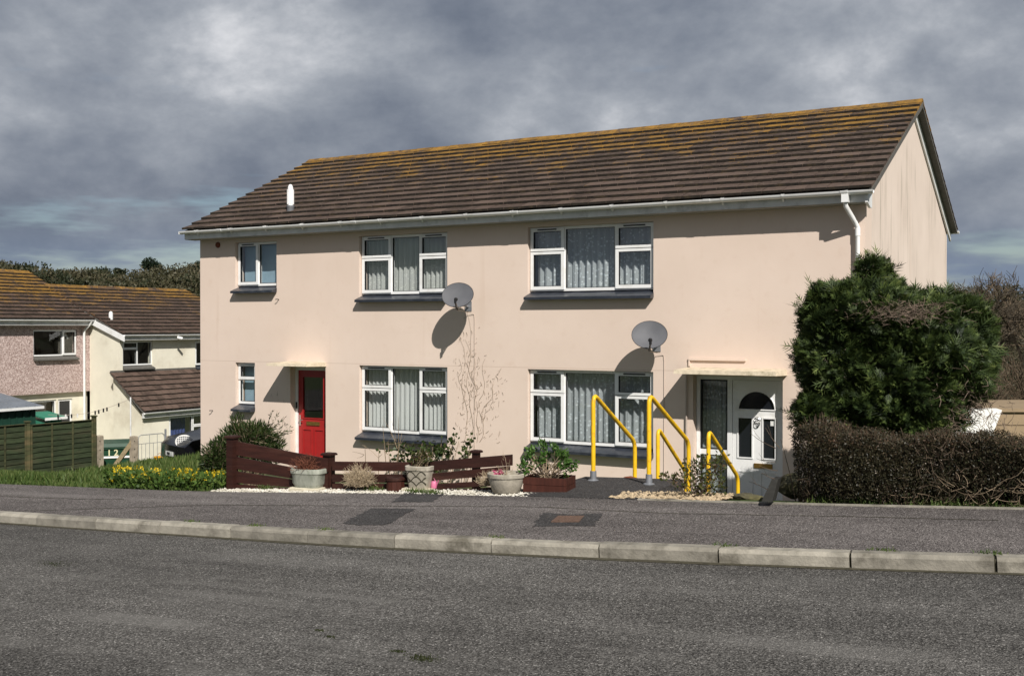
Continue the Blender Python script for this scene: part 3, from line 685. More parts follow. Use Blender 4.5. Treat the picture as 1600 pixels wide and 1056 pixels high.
mb = MB(); mb.box(x0+.03, x0+.065, yd-.012, yd-.001, -.42, -.2); mb.tube([(x0+.048, yd-.012, -.3), (x0+.048, yd-.05, -.3), (x0+.15, yd-.055, -.3)], .009, 8); mb.build('handle', 'chrome', d1, smooth=True)
mb = MB(); mb.box(x1-.10, x1-.06, yd-.006, yd-.001, -.42, -.35); mb.build('number_plate', 'black_plastic', d1)
mb = MB(); mb.box(2.545, 2.575, y0-.016, y0-.001, -.07, .06); mb.build('doorbell', 'black_plastic', d1)
d2 = thing('door', None, None, parent=house); d2['label'] = 'white front door with arched fanlight and glazed side panel'
mb = MB(); X0, XM, X1 = 11.135, 11.70, 12.605
ring(mb, X0, X1, -1.298, .797, .062, y0, y0+.085); mb.box(XM-.04, XM+.04, y0+.002, y0+.083, -1.236, .735); mb.build('door_frame', 'upvc', d2)
sl_ = MB(); a, b = X0+.062, XM-.04
sl_.box(a, b, y0+.015, y0+.06, -.49, -.40); sl_.box(a, b, y0+.015, y0+.06, -1.236, -1.17); sl_.mi = 1
ring(sl_, a+.003, b-.003, -.40, .73, .02, y0+.012, y0+.04); ring(sl_, a+.003, b-.003, -1.17, -.49, .02, y0+.012, y0+.04); sl_.build('side_panel', ['upvc', 'gasket'], d2)
mb = MB(); mb.box(a+.015, b-.015, y0+.03, y0+.036, -.39, .72); mb.box(a+.015, b-.015, y0+.03, y0+.036, -1.16, -.5); mb.build('pane', 'glass', d2)
lx0, lx1 = XM+.045, X1-.066; lz0, lz1 = -1.232, .731; cxm = (lx0+lx1)/2
leaf = thing('door_leaf', None, None, parent=d2)
# leaf with a half round light and two tall lights
mb = MB(); yl = y0+.012; fr_r = .30; fz0 = .265; px0, px1, px2, px3 = cxm-.30, cxm-.075, cxm+.105, cxm+.30; pz0, pz1 = -.50, .13
K = 16; arc = [(cxm+fr_r*math.cos(PI*i/K), fz0+fr_r*math.sin(PI*i/K)) for i in range(K+1)]
for i in range(K):
    (xa, za), (xb, zb) = arc[i], arc[i+1]; xa2 = lerp(lx0, lx1, 1-i/K); xb2 = lerp(lx0, lx1, 1-(i+1)/K)
    mb.poly([(xa, yl, za), (xb, yl, zb), (xb2, yl, lz1), (xa2, yl, lz1)]); mb.poly([(xa, yl, za), (xb, yl, zb), (xb, yl+.03, zb), (xa, yl+.03, za)])
mb.poly([(lx1, yl, fz0), (arc[0][0], yl, fz0), (lx1, yl, lz1)]); mb.poly([(lx0, yl, fz0), (lx0, yl, lz1), (arc[-1][0], yl, fz0)])
for (xa, xb, za, zb) in ((lx0, lx1, pz1, fz0), (lx0, px0, pz0, pz1), (px1, px2, pz0, pz1), (px3, lx1, pz0, pz1), (lx0, lx1, lz0, pz0)): mb.box(xa, xb, yl, yl+.04, za, zb)
panel_mould(mb, cxm-.30, cxm-.06, -1.12, -.72, yl-.0005, .022, .012); panel_mould(mb, cxm+.06, cxm+.30, -1.12, -.72, yl-.0005, .022, .012)
for (xa, xb) in ((px0, px1), (px2, px3)): ring(mb, xa-.018, xb+.018, pz0-.018, pz1+.018, .02, yl-.014, yl-.0005)
prev = None
mb.tube([(x_, yl-.006, z_) for x_, z_ in arc]+[(arc[0][0], yl-.006, fz0)], .012, 6)
mb.build('leaf_panel', 'upvc', leaf, fix=True)
mb = MB(); mb.box(px0+.001, px1-.001, yl+.02, yl+.026, pz0+.001, pz1-.001); mb.box(px2+.001, px3-.001, yl+.02, yl+.026, pz0+.001, pz1-.001); mb.poly([(x_, yl+.02, z_) for x_, z_ in arc]); mb.build('pane', 'dark_glass', leaf)
mb = MB(); mb.box(cxm-.04, cxm+.26, yl-.016, yl-.001, -.66, -.585); mb.build('letterbox', 'brass', d2)
mb = MB(); mb.lathe([(.045, 0), (.055, .008), (.045, .016)], (0, 0, 0), 14, M=Matrix.Translation((cxm+.015, yl-.012, .10)) @ Matrix.Rotation(PI/2, 4, 'X')); mb.tube([(cxm+.015-.045*math.sin(q), yl-.03, .10-.05+.045*math.cos(q)) for q in np.linspace(0, 2*PI, 14)], .008, 6); mb.build('knocker', 'chrome', d2, smooth=True)
mb = MB(); mb.tube([(cxm+.015, yl-.01, .0), (cxm+.015, yl-.001, .0)], .014, 10); mb.build('spy_hole', 'black_plastic', d2)
mb = MB(); mb.box(px3-.08, px3-.01, yl+.012, yl+.018, .02, .1); mb.build('sticker', 'plate_white', d2)
mb = MB(); mb.box(2.52, 3.44, .0, .3, -1.32, -1.298); mb.box(11.13, 12.61, -.05, .3, -1.32, -1.298); mb.build('doorstep', 'kerb_concrete', house)
# canopies and the plaster ledge above
def canopy(x0, x1, z0, z1, p):
    mb = MB(); mb.hexa([(x0, -p, z0+.015), (x1, -p, z0+.015), (x1, -.001, z0), (x0, -.001, z0), (x0+.01, -p+.01, z1-.02), (x1-.01, -p+.01, z1-.02), (x1-.01, -.001, z1), (x0+.01, -.001, z1)]); return mb
canopy(2.42, 3.46, .80, .885, .60).build('door_canopy', 'concrete_canopy', house)
canopy(11.03, 12.68, .83, .93, .60).build('door_canopy', 'concrete_canopy', house)
mb = MB(); mb.box(11.06, 12.02, -.035, -.001, 1.045, 1.085); mb.box(11.06, 11.085, -.03, -.001, .95, 1.045); mb.build('plaster_ledge', 'render_paint', house)
mb = MB(); mb.tube([(11.03, -.035, .80), (11.03, -.035, -1.2)], .016, 8); mb.build('wall_conduit', 'cable_grey', house)
mb = MB(); mb.lathe([(.0, -.03), (.055, -.03), (.065, 0)], (0, 0, 0), 14, M=Matrix.Translation((.53, -.0, 3.31)) @ Matrix.Rotation(PI/2, 4, 'X') @ Matrix.Scale(-1, 4, (0, 0, 1))); mb.build('vent_cap', 'terracotta', house)
for (hx, hz) in ((2.19, 2.11), (.33, -.22)):
    mb = MB(); mb.tube([(hx+.03, -.001, hz+.03), (hx+.03, -.06, hz+.035), (hx, -.07, hz+.03)], .009, 6); mb.build('wall_hook', 'black_plastic', house)
# curtains and blinds, each hanging in its own window
curtain('roller_blind', 'pale blue blind in the small upper left window', 1.06, 2.12, 2.5, zt-.04, .24, 'blind_blue', 2, .004)
curtain('roller_blind', 'pale blue blind in the narrow window left of the red door', 1.05, 1.53, .02, ztl-.04, .24, 'blind_blue', 1, .004)
curtain('net_curtain', 'white lace net in the upper window above the red door side', 4.32, 6.29, 2.25, zt-.05, .27, 'net_lace_up', 17, .035)
curtain('net_curtain', 'white lace net in the ground floor window beside the red door', 4.32, 6.29, -.40, ztl-.05, .27, 'net_lace_low', 19, .035)
curtain('net_curtain', 'leaf patterned net in the upper right window', 8.08, 10.39, 2.25, zt-.05, .27, 'net_leaf', 18, .04)
curtain('net_curtain', 'leaf patterned net in the ground floor window behind yellow rails', 8.08, 10.39, -.41, ztl-.05, .27, 'net_leaf', 18, .04)
curtain('net_curtain', 'dark patterned net behind the white door side panel', 11.18, 11.68, -1.2, .72, .34, 'net_leaf', 5, .02)
# satellite dishes on the wall
def dish(u, v, label, zdrop):
    c = Vector(ony(u, v, -.42)); base = Vector((c.x-.05, 0, c.z-.16)); root = thing('satellite_dish', label, 'satellite dish', base, 'dishes on the front wall')
    nrm = Vector((.30, -.80, .42)).normalized(); q = nrm.to_track_quat('Z', 'Y').to_matrix().to_4x4(); T = Matrix.Translation(c) @ q
    mb = MB(); a, b2 = .285, .245; prof = [(r, .055*(r*r)-.0) for r in (0.001, .25, .5, .75, .93, 1.)]
    mb.lathe([(r, z*1.) for r, z in prof]+[(1.0, .045), (.93, .036), (.5, .002), (.001, -.012)], (0, 0, 0), 40, M=T @ Matrix.Diagonal((a, b2, 1, 1))); mb.build('reflector', 'dish_mesh', root, smooth=True)
    mb = MB(); mb.tube([tuple(T @ Vector((a*1.005*math.cos(k), b2*1.005*math.sin(k), .053))) for k in np.linspace(0, 2*PI, 41)], .005, 5); mb.build('rim', 'black_plastic', root)
    lo = T @ Vector((.0, -b2*.98, .03)); fo = T @ Vector((.03, -.235, .30)); back = T @ Vector((0, -.05, -.03))
    mb = MB(); mb.tube([tuple(T @ Vector((0, -.08, -.04))), tuple(T @ Vector((0, -b2*1.04, -.03))), tuple(lo+nrm*.03-Vector((0, 0, .03))), tuple(fo-Vector((0, 0, .04)))], .013, 8); mb.build('arm', 'black_plastic', root)
    mb = MB(); mb.tube([tuple(fo-Vector((0, 0, .055))), tuple(fo+Vector((0, 0, .03)))], .022, 10); e = (c-fo).normalized(); mb.tube([tuple(fo), tuple(fo+e*.06), tuple(fo+e*.065), tuple(fo+e*.085)], [.02, .02, .034, .034], 12); mb.build('receiver', 'black_plastic', root)
    mb = MB(); mb.tube([tuple(back), tuple(back-nrm*.08), (base.x, -.16, base.z), (base.x, -.012, base.z-.02)], .02, 8); mb.box(base.x-.07, base.x+.07, -.012, -.001, base.z-.1, base.z+.08); mb.build('wall_bracket', 'galv', root)
    mb = MB(); pts = [tuple(fo), tuple(lo-Vector((.0, -.06, .05))), (base.x+.03, -.05, base.z-.12), (base.x+.12, -.008, base.z-.16)]
    pts += [(base.x+.13, -.008, z) for z in np.linspace(base.z-.25, zdrop, 8)]; mb.tube(pts, .0055, 5); mb.build('cable', 'cable_grey', root)
dish(716, 463, 'grey oval satellite dish beside the upper left lace window', -1.1)
dish(1015, 525, 'grey oval satellite dish above the ground floor window and yellow rails', -1.1)
# dried traces of a climber
root = thing('dead_climber', 'dry climbing plant stems clinging to the pink wall between windows', 'climber', (7.1, -.02, -1.3))
mb = MB(); stems = []
for (u0, v0, u1, v1) in [(735, 700, 733, 470), (728, 690, 722, 520), (742, 690, 760, 560), (750, 660, 782, 575), (745, 640, 738, 560), (740, 620, 728, 530), (748, 690, 775, 600), (727, 640, 716, 560)]:
    A, B = ony(u0, v0, -.012), ony(u1, v1, -.012); n = 14; pts = []
    for i in range(n+1): p = lerp(A, B, i/n); pts.append((p[0]+.05*math.sin(i*.8+u0)+random.gauss(0, .012), -.012, p[2]))
    stems.append(pts); mb.tube(pts, [lerp(.0034, .0015, i/n) for i in range(n+1)], 4)
mb.build('stem', 'dead_twig', root)
mb = MB()
for k in range(230):
    st_ = random.choice(stems); p = random.choice(st_); x = p[0]+random.gauss(0, .13); z = p[2]+random.gauss(0, .08); a = random.uniform(.2, 1.4)*random.choice((1, -1)); L = random.uniform(.02, .09)
    mb.tube([(x, -.006, z), (x+L*.5*math.cos(a), -.012, z+L*.5*abs(math.sin(a))), (x+L*math.cos(a*1.4), -.006, z+L*abs(math.sin(a*1.2)))], random.uniform(.0012, .003), 3)
o = mb.build('rootlet', ['dead_twig'], root, fix=False); o['kind'] = 'stuff'
mb = MB()
for k in range(30):
    x = random.uniform(1.9, 2.45) if k < 16 else random.uniform(9.3, 10.2)*0+random.uniform(6.5, 7.9); z = random.uniform(-.9, .25); L = random.uniform(.03, .12)
    mb.tube([(x, -.006, z), (x+random.gauss(0, .02), -.009, z+L)], .002, 3)
o = mb.build('rootlet_trace', 'dead_twig', root, fix=False); o['kind'] = 'stuff'

# ------------------------------------------------------------------ the terrace down the slope (faces +x)
XP, XC = -15.84, -14.24; YC0, YC1 = 9.85, 16.6; GZ = -3.15
nb = thing('terraced_house', 'pebbledashed and cream terraced house with lichened roof beyond the green fence', 'house', (-16, 9, GZ))
fP = lambda a, t, z: (XP-t, a, z); fC = lambda a, t, z: (XC-t, a, z); fL = lambda a, t, z: (-12.72-t, a, z); fG = lambda a, t, z: (-16.0-t, a, z)
mb = MB(); wall_open(mb, -2, YC0, -.76, 1.72, [(3.2, 5.0, .50, 1.47), (7.52, 9.30, .42, 1.47)], .25); xf(mb, fP).build('upper_wall', 'pebbledash', nb)
mb = MB(); wall_open(mb, -2, YC0, GZ-.4, -.762, [(3.0, 4.8, -2.9, -1.0), (7.35, 8.55, -2.2, -1.0), (8.63, 9.22, -3.1, -1.0)], .22); xf(mb, fG); n_ = len(mb.v)
m2 = MB(); wall_open(m2, YC0, YC1, GZ-.4, 1.24, [(9.98, 11.34, .05, 1.06), (13.42, 14.6, -.05, 1.03)], .25); xf(m2, fC)
m3 = MB(); wall_open(m3, 9.56, 15.8, GZ-.4, -1.42, [(10.72, 13.4, -3.1, -1.62)], .2); xf(m3, fL)
for q in (m2, m3):
    k = len(mb.v); mb.v += q.v; mb.f += [tuple(i+k for i in f) for f in q.f]; mb.m += q.m
mb.prism([(XP+.001, GZ-.4), (XC-.25, GZ-.4), (XC-.25, 1.35), (XP+.001, 1.95)], 'y', YC0, YC0+.22)          # return wall of the cream block
mb.prism([(XC-.001, GZ-.4), (-12.92, GZ-.4), (-12.92, -1.36), (XC-.001, -.18)], 'y', 9.56, 9.78)
mb.box(-21, -20.8, -2, YC1, GZ-.4, 1.7); mb.box(-20.8, XC-.25, YC1-.2, YC1, GZ-.4, 1.24); mb.box(-20.8, -16.3, -2.0, -1.8, GZ-.4, 1.7)
mb.build('wall', 'cream_render', nb)
mb = MB(); mb.box(-20.7, -16.3, -1.7, YC1-.3, -.72, -.5); mb.box(-20.7, -16.3, -1.7, YC1-.3, 1.55, 1.68); mb.box(-18.6, -18.5, -1.7, YC1-.3, GZ-.3, -.73); mb.box(-18.6, -18.5, -1.7, YC1-.3, -.49, 1.54); mb.box(-16.3, XC-.26, YC0+.3, YC1-.3, -.74, -.6)
mb.build('interior', 'room_dark', nb)
# roofs
def gable_roof(parent, y0, y1, xe, ze, xr, zr, rows, n_w, ind):
    us_ = Vector((xr-xe, 0, zr-ze)); L_ = us_.length; us_.normalize()
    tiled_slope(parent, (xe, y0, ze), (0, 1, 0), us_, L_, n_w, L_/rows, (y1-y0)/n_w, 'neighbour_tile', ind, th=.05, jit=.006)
    mb = MB(); mb.hexa([(xe-.04, y0+.01, ze-.06), (xe-.04, y1-.01, ze-.06), (xr, y1-.01, zr-.06), (xr, y0+.01, zr-.06), (xe-.04, y0+.01, ze+.004), (xe-.04, y1-.01, ze+.004), (xr, y1-.01, zr), (xr, y0+.01, zr)])
    mb.hexa([(2*xr-xe, y0, ze-.06), (2*xr-xe, y1, ze-.06), (xr, y1, zr-.06), (xr, y0, zr-.06), (2*xr-xe, y0, ze+.03), (2*xr-xe, y1, ze+.03), (xr, y1, zr+.03), (xr, y0, zr+.03)]); mb.build('roof_deck', 'verge_mortar', parent)
    mb = MB(); n = int((y1-y0)/.46); mb.prism([(-.14, -.05), (-.02, .03), (.02, .03), (.14, -.05), (.12, -.06), (0, .01), (-.12, -.06)], 'y', 0, (y1-y0)/n-.02); b0 = None
    for i in range(n):
        if b0 is None: b0 = mb.build('ridge_tile', 'neighbour_tile', parent, local=True); o = b0
        else: o = bpy.data.objects.new('ridge_tile', b0.data); COL.objects.link(o); o.parent = parent
        o.location = Vector((xr, y0+i*(y1-y0)/n, zr+.06+random.uniform(-.01, .01)))-Vector(WL[parent.name])
rf = thing('roof', None, None, parent=nb)
gable_roof(rf, -2.1, 10.0, XP+.32, 1.80, -19.5, 3.62, 14, 36, 0)
gable_roof(rf, 9.78, YC1+.15, XC+.30, 1.27, -18.3, 3.09, 14, 21, 0)
mb = MB(); mb.prism([(XP+.3, 1.70), (-19.5, 3.52), (-19.5, 3.2), (XP+.1, 1.62)], 'y', 9.72, 9.80)
mb.build('gable_infill', 'cream_render', nb)
mb = MB(); mb.hexa([(XC+.34, 9.74, 1.05), (XC+.34, 9.78, 1.05), (XP+.1, 9.78, 1.70), (XP+.1, 9.74, 1.70), (XC+.34, 9.74, 1.25), (XC+.34, 9.78, 1.25), (XP+.1, 9.78, 1.90), (XP+.1, 9.74, 1.90)]); mb.build('bargeboard', 'upvc', rf)
def gutter_y(x, z, y0, y1, name='gutter'):
    mb = MB(); mb.prism([(x+.062*math.cos(PI+PI*i/8), z+.062*math.sin(PI+PI*i/8)) for i in range(9)]+[(x+.05, z), (x, z-.04), (x-.05, z)], 'y', y0, y1); mb.build(name, 'upvc', nb, smooth=True)
    mb = MB(); mb.box(x-.13, x-.066, y0+.02, y1-.02, z-.19, z-.01); mb.build('fascia', 'fascia_paint', nb)
gutter_y(XP+.36, 1.82, -2.1, 10.02); gutter_y(XC+.34, 1.29, 9.76, YC1); gutter_y(-12.5, -1.40, 9.42, 15.9)
mb = MB(); mb.box(XP+.001, XP+.3, -2, 9.7, 1.62, 1.64); mb.box(XC+.001, XC+.28, 9.85, YC1, 1.09, 1.11); mb.box(-12.72, -12.56, 9.5, 15.8, -1.57, -1.55); mb.build('soffit', 'soffit_paint', nb)
mb = MB(); mb.tube([(XP+.36, 9.62, 1.76), (XP+.3, 9.62, 1.66), (XP+.10, 9.55, 1.45), (XP+.07, 9.55, 1.3), (XP+.07, 9.55, GZ)], .042, 8); mb.build('downpipe', 'upvc', nb, smooth=True)
lr = thing('porch_roof', None, None, parent=nb); us_ = Vector((XC+.02+12.5, 0, 1.30)); L_ = us_.length
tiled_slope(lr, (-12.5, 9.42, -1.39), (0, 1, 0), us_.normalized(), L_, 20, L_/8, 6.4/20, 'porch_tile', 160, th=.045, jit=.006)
mb = MB(); mb.hexa([(-12.54, 9.43, -1.45), (-12.54, 15.8, -1.45), (XC+.002, 15.8, -.12), (XC+.002, 9.43, -.12), (-12.54, 9.43, -1.385), (-12.54, 15.8, -1.385), (XC+.002, 15.8, -.07), (XC+.002, 9.43, -.07)]); mb.box(XC+.002, XC+.03, 9.42, 15.8, -.06, .02); mb.build('roof_deck', 'verge_mortar', lr)
mb = MB(); fz = 1.62; mb.lathe([(.10, 0), (.10, .14), (.075, .15), (.075, .44), (.05, .5), (.001, .52)], (-15.2, 10.26, fz), 12); mb.build('flue_pipe', 'upvc_worn', rf, smooth=True)
mb = MB(); mb.tube([(XC+.36, 12.2, 1.18), (XC+.52, 12.3, 1.13)], .05, 8); mb.build('overflow_pipe', 'upvc', nb)
# windows of the terrace
window(nb, 7.52, 9.30, .55, 1.47, [(0, .68, 0, 1, 'f'), (.68, 1, 0, 1, 's')], fP, sillmat='verge_mortar', dep=.05)
window(nb, 3.2, 5.0, .62, 1.47, [(0, .68, 0, 1, 'f'), (.68, 1, 0, 1, 's')], fP, sillmat='verge_mortar', dep=.05)
wl = window(nb, 9.98, 11.34, .18, 1.06, [(0, .5, 0, .68, 'f'), (0, .5, .68, 1, 's'), (.5, 1, 0, 1, 'f')], fC, sillmat='verge_mortar', dep=.05)
window(nb, 13.42, 14.6, .08, 1.03, [(0, 1, 0, 1, 's')], fC, sillmat='sill_slate', dep=.05)
window(nb, 7.35, 8.55, -2.2, -1.0, [(0, 1, 0, 1, 'f')], fG, sill=False, dep=.04)
window(nb, 3.0, 4.8, -2.9, -1.0, [(0, .5, 0, 1, 'f'), (.5, 1, 0, 1, 's')], fG, sill=False, dep=.04)
window(nb, 10.72, 13.4, -3.1, -1.62, [(0, .42, 0, 1, 's'), (.42, 1, 0, .72, 's'), (.42, 1, .72, 1, 's')], fL, sill=False, dep=.04)
mb = MB(); ring(mb, 8.64, 9.21, -3.1, -1.01, .06, .04, .1); xf(mb, fG).build('door_frame', 'upvc', nb)
mb = MB(); mb.box(8.70, 9.15, .06, .09, -3.1, -1.07); xf(mb, fG).build('door_leaf', 'dark_glass', nb)
mb = MB()
for r_, w_ in ((.16, .022), (.12, .02)):
    for i in range(10): a0, a1 = PI*i/10, PI*(i+1)/10; mb.poly([(8.83+r_*math.cos(a0), .074, 1.15+r_*math.sin(a0)), (8.83+r_*math.cos(a1), .074, 1.15+r_*math.sin(a1)), (8.83+(r_-w_)*math.cos(a1), .074, 1.15+(r_-w_)*math.sin(a1)), (8.83+(r_-w_)*math.cos(a0), .074, 1.15+(r_-w_)*math.sin(a0))])
root = thing('rainbow_sticker', 'pale rainbow picture stuck inside the pebbledashed house window', 'sticker', (XP-.07, 8.83, 1.15)); xf(mb, fP).build('arch', 'white_paint', root, fix=False)
root = thing('window_drape', 'dark blue curtain in the glazed porch of the cream house', 'curtain', (-13.1, 11.2, -3.1))
mb = MB()
for i in range(14): y = 10.8+i*.07; mb.poly([(-13.05+.03*(i % 2), y, -3.05), (-13.05+.03*((i+1) % 2), y+.07, -3.05), (-13.05+.03*((i+1) % 2), y+.07, -1.66), (-13.05+.03*(i % 2), y, -1.66)])
mb.build('drape', 'blue_cloth', root, fix=False)

# ------------------------------------------------------------------ yard things on the left
def gz(x, y): return float(ground(x, y))
# green shed with ribbed metal roof
root = thing('garden_shed', 'dark green shed with ribbed grey metal roof behind the fence', 'shed', (-12, 3, gz(-12, 3)))
mb = MB(); mb.box(-12.8, -11.1, 1.0, 4.12, -3.1, -.81)
for y in np.arange(1.05, 4.1, .24): mb.box(-11.1, -11.075, y, y+.05, -3.05, -.82)
for x in np.arange(-12.7, -11.1, .24): mb.box(x, x+.05, 4.12, 4.145, -3.05, -.82); mb.box(x, x+.05, .975, 1., -3.05, -.82)
mb.build('wall', 'shed_green', root)
mb = MB(); mb.hexa([(-12.95, .9, -.50), (-10.92, .9, -.81), (-10.92, 4.25, -.81), (-12.95, 4.25, -.50), (-12.95, .9, -.45), (-10.92, .9, -.76), (-10.92, 4.25, -.76), (-12.95, 4.25, -.45)])
for y in np.arange(.95, 4.2, .3): mb.hexa([(-12.95, y, -.452), (-10.92, y, -.762), (-10.92, y+.05, -.762), (-12.95, y+.05, -.452), (-12.95, y+.01, -.42), (-10.92, y+.01, -.73), (-10.92, y+.04, -.73), (-12.95, y+.04, -.42)])
mb.build('roof', 'shed_roof', root)
mb = MB(); mb.box(-10.918, -10.90, .88, 4.27, -.85, -.77); mb.build('fascia', 'upvc_worn', root)
ya_, yb2, zs_ = float(onx(71, 655, -11.7)[1]), float(onx(104, 655, -11.7)[1]), float(onx(100, 653, -11.7)[2])
root = thing('storage_box', 'bright green low garden store beside the dark shed', 'garden store', (-12.1, ya_+.5, gz(-12.1, 5)))
mb = MB(); mb.box(-12.5, -11.8, ya_+.1, yb2-.1, -3.0, zs_-.02)
for y in np.arange(ya_+.14, yb2-.14, .14): mb.box(-11.8, -11.785, y, y+.03, -2.9, zs_-.04)
mb.build('wall', 'store_green', root); mb = MB(); mb.hexa([(-12.6, ya_, zs_+.14), (-11.7, ya_, zs_), (-11.7, yb2, zs_), (-12.6, yb2, zs_+.14), (-12.6, ya_, zs_+.18), (-11.7, ya_, zs_+.05), (-11.7, yb2, zs_+.05), (-12.6, yb2, zs_+.18)]); mb.build('lid', 'store_green', root)
mb = MB(); mb.box(-11.698, -11.68, ya_-.02, yb2+.02, zs_-.03, zs_+.05); mb.build('trim', 'white_paint', root)
# overlap fence: panels of waney slats between posts
def fence_panel(y0, y1, zt0, zb0, label):
    x = -8.5; root = thing('overlap_fence', label, 'fence', (x, (y0+y1)/2, zb0), 'green overlap panels'); n = 11; h = (zt0-zb0)/n; m0 = None
    for i in range(n):
        mb = MB(); seg = 6
        pts = [(lerp(y0, y1, k/seg), zb0+i*h-.02+random.uniform(-.012, .012)) for k in range(seg+1)]
        for k in range(seg):
            (ya, za), (yb_, zb_) = pts[k], pts[k+1]; zt_ = zb0+(i+1)*h
            mb.hexa([(x+.034, ya, za), (x+.034, yb_, zb_), (x+.008, yb_, zb_), (x+.008, ya, za), (x+.006, ya, zt_+.01), (x+.006, yb_, zt_+.01), (x-.006, yb_, zt_+.01), (x-.006, ya, zt_+.01)])
        mb.build('slat', 'weathered_dark', root)
    for q in (0.015, .33, .66, .985):
        y = lerp(y0, y1, q); mb = MB(); mb.box(x+.035, x+.058, y-.022, y+.022, zb0-.03, zt0-.005); mb.build('batten', 'weathered_green', root)
    mb = MB(); mb.box(x-.03, x+.06, y0, y1, zt0+.012, zt0+.03); mb.build('capping', 'weathered_green', root)
def fence_post(y, zt0, zb0, label):
    root = thing('fence_post', label, 'post', (-8.5, y, zb0), 'green fence posts'); mb = MB(); mb.box(-8.55, -8.45, y-.05, y+.05, zb0-.3, zt0); mb.build('shaft', 'weathered_green', root)
    mb = MB(); mb.bbox(-8.57, -8.43, y-.07, y+.07, zt0+.001, zt0+.04, .012); mb.build('cap', 'weathered_green', root)
yA, yB = float(onx(43, 700, -8.5)[1]), float(onx(147, 700, -8.5)[1])
fence_panel(yA-1.95, yA-.06, -1.04, -2.62, 'left overlap fence panel in front of the dark shed'); fence_panel(yA+.06, yB-.06, -1.08, -2.66, 'right overlap fence panel nearest the wheelie bin'); fence_panel(yA-3.95, yA-2.08, -1.0, -2.6, 'overlap fence panel running out of the left edge')
fence_post(yA, -.98, -2.6, 'capped green post between the two fence panels'); fence_post(yB, -.98, -2.7, 'capped green post at the right end of the fence'); fence_post(yA-2.02, -.95, -2.6, 'capped green post at the left edge of the picture')
# concrete posts with sloping struts
def cpost(u, vt, d, vb, label, strut=None):
    p = at(u, vt, d); zb = gz(p[0], p[1])-.2; root = thing('concrete_post', label, 'post', (p[0], p[1], zb), 'concrete gate posts')
    mb = MB(); mb.bbox(p[0]-.085, p[0]+.085, p[1]-.085, p[1]+.085, zb, p[2], .02); mb.build('shaft', 'post_concrete', root)
    mb = MB()
    for q in (.15, .4, .65, .9): mb.tube([(p[0]+.08, p[1]-.05, lerp(p[2], zb, q*.8)), (p[0]+.10, p[1]-.05, lerp(p[2], zb, q*.8))], .014, 6)
    mb.build('bolt', 'black_plastic', root)
    if strut:
        q = at(strut[0], strut[1], d); e = Vector((q[0], q[1], q[2])); a = Vector((p[0], p[1], p[2]-.12)); dr = (e-a).normalized(); M_ = Matrix.Translation(a) @ dr.to_track_quat('X', 'Z').to_matrix().to_4x4()
        mb = MB(); mb.box(0, (e-a).length+.3, -.06, .06, -.06, .06, M_); mb.build('strut', 'strut_mesh', root)
cpost(155, 680, 31.6, 740, 'stout concrete post between fence end and wheelie bin')
cpost(209, 681, 32.2, 735, 'strutted concrete post at the left of the metal gate', (172, 738))
cpost(263, 681, 33.2, 730, 'strutted concrete post at the right of the metal gate', (296, 728))
# wire gate
ga, gb = at(216, 680, 32.4), at(257, 680, 33.1); root = thing('metal_gate', 'light metal hoop topped garden gate between concrete posts', 'gate', (ga[0], ga[1], -2.7))
zt_, zb_ = ga[2], ga[2]-1.0
mb = MB(); A, B = np.array(ga), np.array(gb); Pg = lambda q, z: (lerp(A[0], B[0], q), lerp(A[1], B[1], q), z)
mb.tube([Pg(0, zb_), Pg(0, zt_-.1), Pg(.03, zt_-.03), Pg(.1, zt_), Pg(.9, zt_), Pg(.97, zt_-.03), Pg(1, zt_-.1), Pg(1, zb_), Pg(0, zb_)], .016, 6); mb.tube([Pg(0, zt_-.26), Pg(1, zt_-.26)], .01, 5); mb.build('frame', 'gate_metal', root)
for q in np.linspace(.13, .87, 6): mb = MB(); mb.tube([Pg(q, zb_), Pg(q, zt_-(.26 if int(q*100) % 2 else .02))], .008, 5); mb.build('bar', 'gate_metal', root)
mb = MB(); mb.tube([Pg(1.04, zb_-.2), Pg(1.04, zt_+.12)], .03, 8); mb.build('hinge_post', 'galv', root)
# wheelie bin with painted 12
bp = at(184, 738, 33.0); bz = gz(bp[0], bp[1]); a_ = R(50)
root = thing('wheelie_bin', 'large dark green wheelie bin marked 12 in pale paint', 'bin', (bp[0], bp[1], bz)); root.rotation_euler = (0, 0, a_)
zt_ = float(at(184, 696, 33.0)[2])-bz
mb = MB(); mb.hexa([(-.40, -.30, .08), (.40, -.30, .08), (.40, .30, .08), (-.40, .30, .08), (-.50, -.36, zt_), (.50, -.36, zt_), (.50, .36, zt_), (-.50, .36, zt_)]); mb.box(-.53, .53, -.39, .39, zt_-.06, zt_); mb.build('body', 'bin_green', root, local=True)
mb = MB(); mb.hexa([(-.55, -.41, zt_+.001), (.55, -.41, zt_+.001), (.55, .41, zt_+.001), (-.55, .41, zt_+.001), (-.48, -.34, zt_+.10), (.48, -.34, zt_+.10), (.50, .38, zt_+.16), (-.50, .38, zt_+.16)]); mb.build('lid', 'bin_green', root, local=True)
mb = MB(); mb.box(-.475, .475, -.362, -.349, zt_-.33, zt_-.27); mb.build('stripe', 'white_paint', root, local=True)
for s_ in (-1, 1):
    mb = MB(); mb.lathe([(.001, -.03), (.10, -.03), (.10, .03), (.001, .03)], (0, 0, 0), 16, M=Matrix.Translation((s_*.42, .28, .10)) @ Matrix.Rotation(PI/2, 4, 'Y')); mb.build('wheel', 'tyre', root, local=True)
